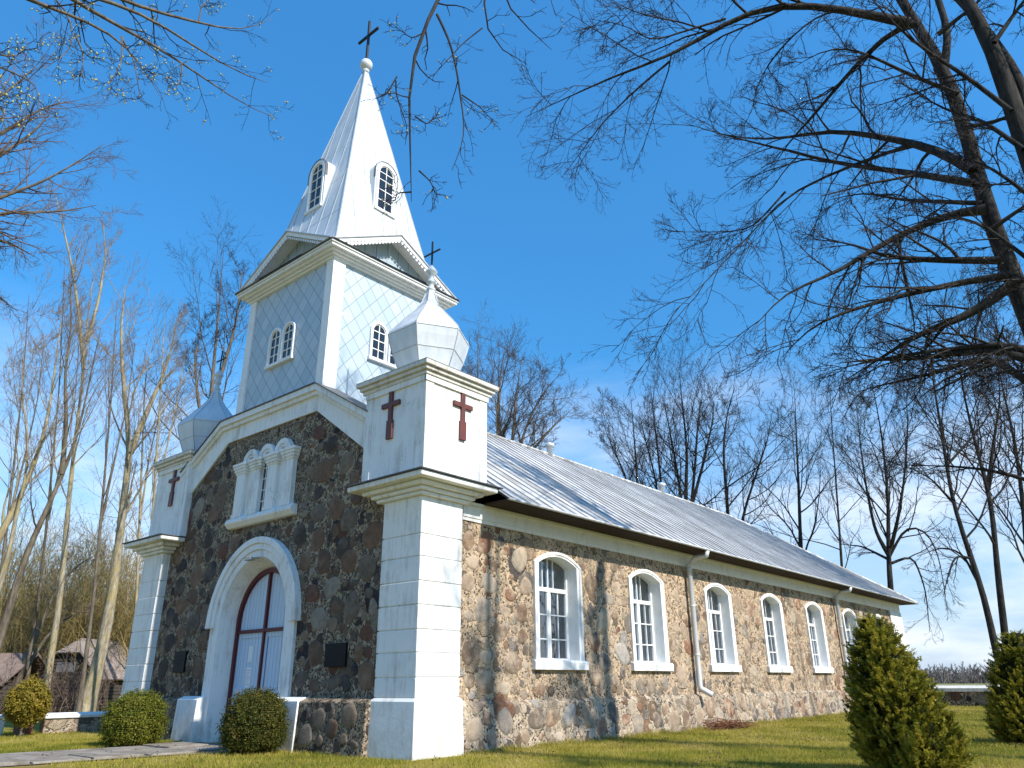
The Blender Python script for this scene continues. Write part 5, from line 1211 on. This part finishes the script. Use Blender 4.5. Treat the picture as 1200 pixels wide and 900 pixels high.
# ================================================================== WALLS, SHED, SMALL THINGS
def low_wall(label, p0, p1, h, th, cap_e, cap_h, smat, cmat):
    p0 = Vector((*p0, 0)); p1 = Vector((*p1, 0)); d = (p1-p0); L_ = d.length; a = math.atan2(d.y, d.x)
    o = empty('boundary_wall', tuple(p0), label, 'wall', 'low boundary walls of the churchyard', a)
    m_ = MB(); n = max(int(L_/1.2), 1)
    m_.box(0, L_, -th/2, th/2, -.1, h); m_.build('wall', smat, o, bevel=.03)
    c = MB(); c.prism(Fr((0, 0, 0), (0, 1, 0), (1, 0, 0)), [(-th/2-cap_e, h+.002), (th/2+cap_e, h+.002), (th/2+cap_e, h+cap_h*.6), (0, h+cap_h), (-th/2-cap_e, h+cap_h*.6)], -.02, L_+.02); c.build('coping', cmat, o, bevel=.012)
    return o
low_wall('low stone wall with a white coping left of the church, in front of the shed', (-15.05, -1.0), (-14.2, 14), .42, .45, .05, .15, M_STONE_B, M_PLASTER)
low_wall('long low stone wall with pale coping behind the lawn at the right edge', (-3, 37.0), (26, 37.0), .70, .75, .07, .30, M_STONE_F, M_CAP)
low_wall('short white rendered wall at the left edge beyond the gatepost', (-15.5, -7.5), (-15.3, -1.95), .44, .40, .03, .12, M_PLASTER, M_PLASTER)
gp = empty('gatepost', (-15.2, -1.42, 0), 'old brick gatepost with a grey metal cap at the left edge', 'gatepost')
m_ = MB(); m_.box(-.2, .2, -.2, .2, -.05, .84); m_.build('post', M_BRICK, gp, bevel=.02)
m_ = MB(); m_.v += [(-.28, -.28, .85), (.28, -.28, .85), (.28, .28, .85), (-.28, .28, .85), (-.28, -.28, .91), (.28, -.28, .91), (.28, .28, .91), (-.28, .28, .91), (0, 0, 1.03)]
for i in range(4): m_.face((i, (i+1) % 4, 4+(i+1) % 4, 4+i)); m_.face((4+i, 4+(i+1) % 4, 8))
m_.face((3, 2, 1, 0)); m_.build('cap', M_RIB, gp)

sb_ = at(74, 806, 49); shed = empty('shed', (sb_[0], sb_[1], 0), 'old dark timber shed with a rusty half-hipped roof behind the low left wall', 'shed', None, R(-55)+PI/2)
hw, ln, he, hr, hh_ = 1.85, 4.6, 1.75, 3.65, 2.95
SFm = Fr((0, 0, 0), (1, 0, 0), (0, -1, 0))
m_ = MB(); cut = hw*(hr-hh_)/(hr-he)
m_.prism(SFm, [(-hw, -.05), (hw, -.05), (hw, he), (cut, hh_), (-cut, hh_), (-hw, he)], -ln, 0); m_.build('wall', M_PLANK, shed)
m_ = MB(); e = .22; sl_ = (hr-he)/hw; zl = he-e*sl_
pl, pr_ = (-hw-e, zl), (hw+e, zl)
rp = lambda x, z, y: (x, y, z+.05)
ce = cut+.02
m_.poly([rp(pl[0], zl, -e), rp(-ce, hh_, -e), rp(0, hr, .55), rp(0, hr, ln), rp(pl[0], zl, ln+e)]); m_.poly([rp(pr_[0], zl, -e), rp(ce, hh_, -e), rp(0, hr, .55), rp(0, hr, ln), rp(pr_[0], zl, ln+e)]); m_.poly([rp(-ce, hh_, -e), rp(ce, hh_, -e), rp(0, hr, .55)])
ro_ = m_.build('roof', M_OLDROOF, shed, fix=False); sd_m = ro_.modifiers.new('thick', 'SOLIDIFY'); sd_m.thickness = .09
m_ = MB(); m_.fbox(SFm, -.6, .45, 2.0, 2.5, -.02, .03); m_.build('hatch', Mat('grey_hatch_boards', .9).col((.16, .16, .17)).m, shed)
m_ = MB()
for u in (-hw+.05, .85, hw-.05): m_.fbox(SFm, u-.05, u+.05, 0, he+.1, .002, .05)
m_.build('post', M_PLANK, shed)
hb = at(-62, 806, 50); barn = empty('outbuilding', (hb[0], hb[1], 0), 'brown-roofed outbuilding glimpsed through the trunks at the left edge', 'building', None, R(40))
m_ = MB(); m_.box(-4, 4, -2, 2, -.05, 1.5); m_.build('wall', M_PLANK, barn)
m_ = MB(); m_.prism(Fr((-4.3, 0, 0), (0, 1, 0), (1, 0, 0)), [(-2.4, 1.35), (0, 2.8), (2.4, 1.35), (2.4, 1.45), (0, 2.92), (-2.4, 1.45)], 0, 8.6); m_.build('roof', metal('red_brown_roof', (.15, .105, .085), (.25, .19, .155), .8, (3, 3, 3)), barn)
# heaps of cut brown twigs at the foot of the wall
for lab, (x, y) in (('small heap of brown cut twigs at the foot of the first downpipe', (.45, 11.9)), ('heap of brown cut twigs under the second downpipe', (.5, 25.0))):
    rng = np.random.default_rng(int(y)); K = 260
    p0 = np.stack([rng.normal(size=K)*.18, rng.normal(size=K)*.42, np.abs(rng.normal(size=K))*.10], 1); d = rng.normal(size=(K, 3))*np.array([.2, .35, .07]); P = np.stack([p0, p0+d*.5+np.array([0, 0, .03]), p0+d], 1)
    P[:, :, 2] = np.abs(P[:, :, 2])+.005; V, F = tubes([(P, np.full((K, 3), .009), 3)])
    o = np_mesh('twig_heap', V, F, Mat('brown_cut_twigs', .9).col((.16, .07, .035)).m); o.location = (x, y, 0); tag(o, lab, 'twig heap')

# ---- grass
rng = np.random.default_rng(77)
def blades(K, x0, x1, y0, y1, hgt, wdt, dens):
    p = np.stack([rng.uniform(x0, x1, K), rng.uniform(y0, y1, K)], 1)
    f = .5+.5*np.sin(p[:, 0]*1.7+np.sin(p[:, 1]*1.1)*2)*np.sin(p[:, 1]*1.3+.7*np.sin(p[:, 0]*2.3)); g_ = .5+.5*np.sin(p[:, 0]*4.1+2*np.sin(p[:, 1]*2.9))*np.sin(p[:, 1]*3.7+2*np.sin(p[:, 0]*3.3)); p = p[rng.random(len(p)) < .15+.55*f+.4*g_]
    m = ~((p[:, 0] > -12.3) & (p[:, 0] < .2) & (p[:, 1] > -.2) & (p[:, 1] < 35)) & ~((p[:, 0] > -8.0-.05*np.maximum(0, -p[:, 1]-4)) & (p[:, 0] < -4.55-.1*np.maximum(0, -p[:, 1]-2)) & (p[:, 1] < 0) & (p[:, 1] > -9))
    p = p[m]; K = len(p); a = rng.random(K)*2*PI; h = hgt*rng.uniform(.45, 1.5, K); lean = rng.normal(size=(K, 2))*.45*h[:, None]
    w_ = wdt*rng.uniform(.7, 1.4, K); dx = np.stack([np.cos(a), np.sin(a)], 1)*w_[:, None]
    z0 = np.full(K, -.01)
    V = np.stack([np.c_[p-dx, z0], np.c_[p+dx, z0], np.c_[p+lean, h]], 1).reshape(-1, 3)
    tint = np.clip(.45+.22*np.sin(p[:, 0]*.8+1.3*np.sin(p[:, 1]*.6))+.18*np.sin(p[:, 0]*3.1+2*np.sin(p[:, 1]*2.2))+rng.normal(size=K)*.22, 0, 1); return V, tint
sets = [blades(200000, .0, 10, -3.2, 8, .050, .0045, 1), blades(60000, -12, .4, -4.5, .4, .055, .005, 1), blades(120000, .0, 9.5, 8, 20, .055, .007, 1), blades(90000, -2, 9, 20, 37, .06, .012, 1), blades(70000, -17, -7.8, -6, 2.5, .055, .008, 1)]
def edge_tufts(K):
    cl = rng.uniform(1.3, 35, 170); k = rng.integers(0, 170, K); p = np.stack([.02+np.abs(rng.normal(size=K))*.13, cl[k]+rng.normal(size=K)*.16], 1); h = rng.uniform(.05, .17, K)*rng.uniform(.5, 1.2, 170)[k]
    a = rng.random(K)*2*PI; dx = np.stack([np.cos(a), np.sin(a)], 1)*.006; ln_ = rng.normal(size=(K, 2))*.5*h[:, None]; z0 = np.full(K, -.01)
    return np.stack([np.c_[p-dx, z0], np.c_[p+dx, z0], np.c_[p+ln_, h]], 1).reshape(-1, 3), np.clip(rng.normal(.55, .3, K), 0, 1)
sets.append(edge_tufts(16000))
V = np.concatenate([s[0] for s in sets]); t = np.concatenate([s[1] for s in sets])
gr = np_mesh('grass', V, np.arange(len(V)).reshape(-1, 3), M_GRASS, None, False, None, t); gr['kind'] = 'stuff'

K = 5200; p = np.stack([rng.uniform(-9, 10, K), rng.uniform(-4, 30, K)], 1)
p = p[~((p[:, 0] < .15) & (p[:, 1] > -.1))]; p = p[rng.random(len(p)) < .35+.65*(np.sin(p[:, 0]*1.3+p[:, 1]*.4)*np.sin(p[:, 1]*.9) > .1)]
K = len(p); pos = np.c_[p, rng.uniform(.03, .065, K)]
V, F = leaves(rng, pos, np.tile([0, 0, 1.], (K, 1)), .026, .6, .5, .25)
fl = np_mesh('fallen_leaves', V, F, leaf_mat('dry_fallen_leaf', [(0, (.07, .035, .018)), (.6, (.20, .11, .05)), (1, (.34, .24, .13))]), None, False, None, rng.random(K)); fl['kind'] = 'stuff'
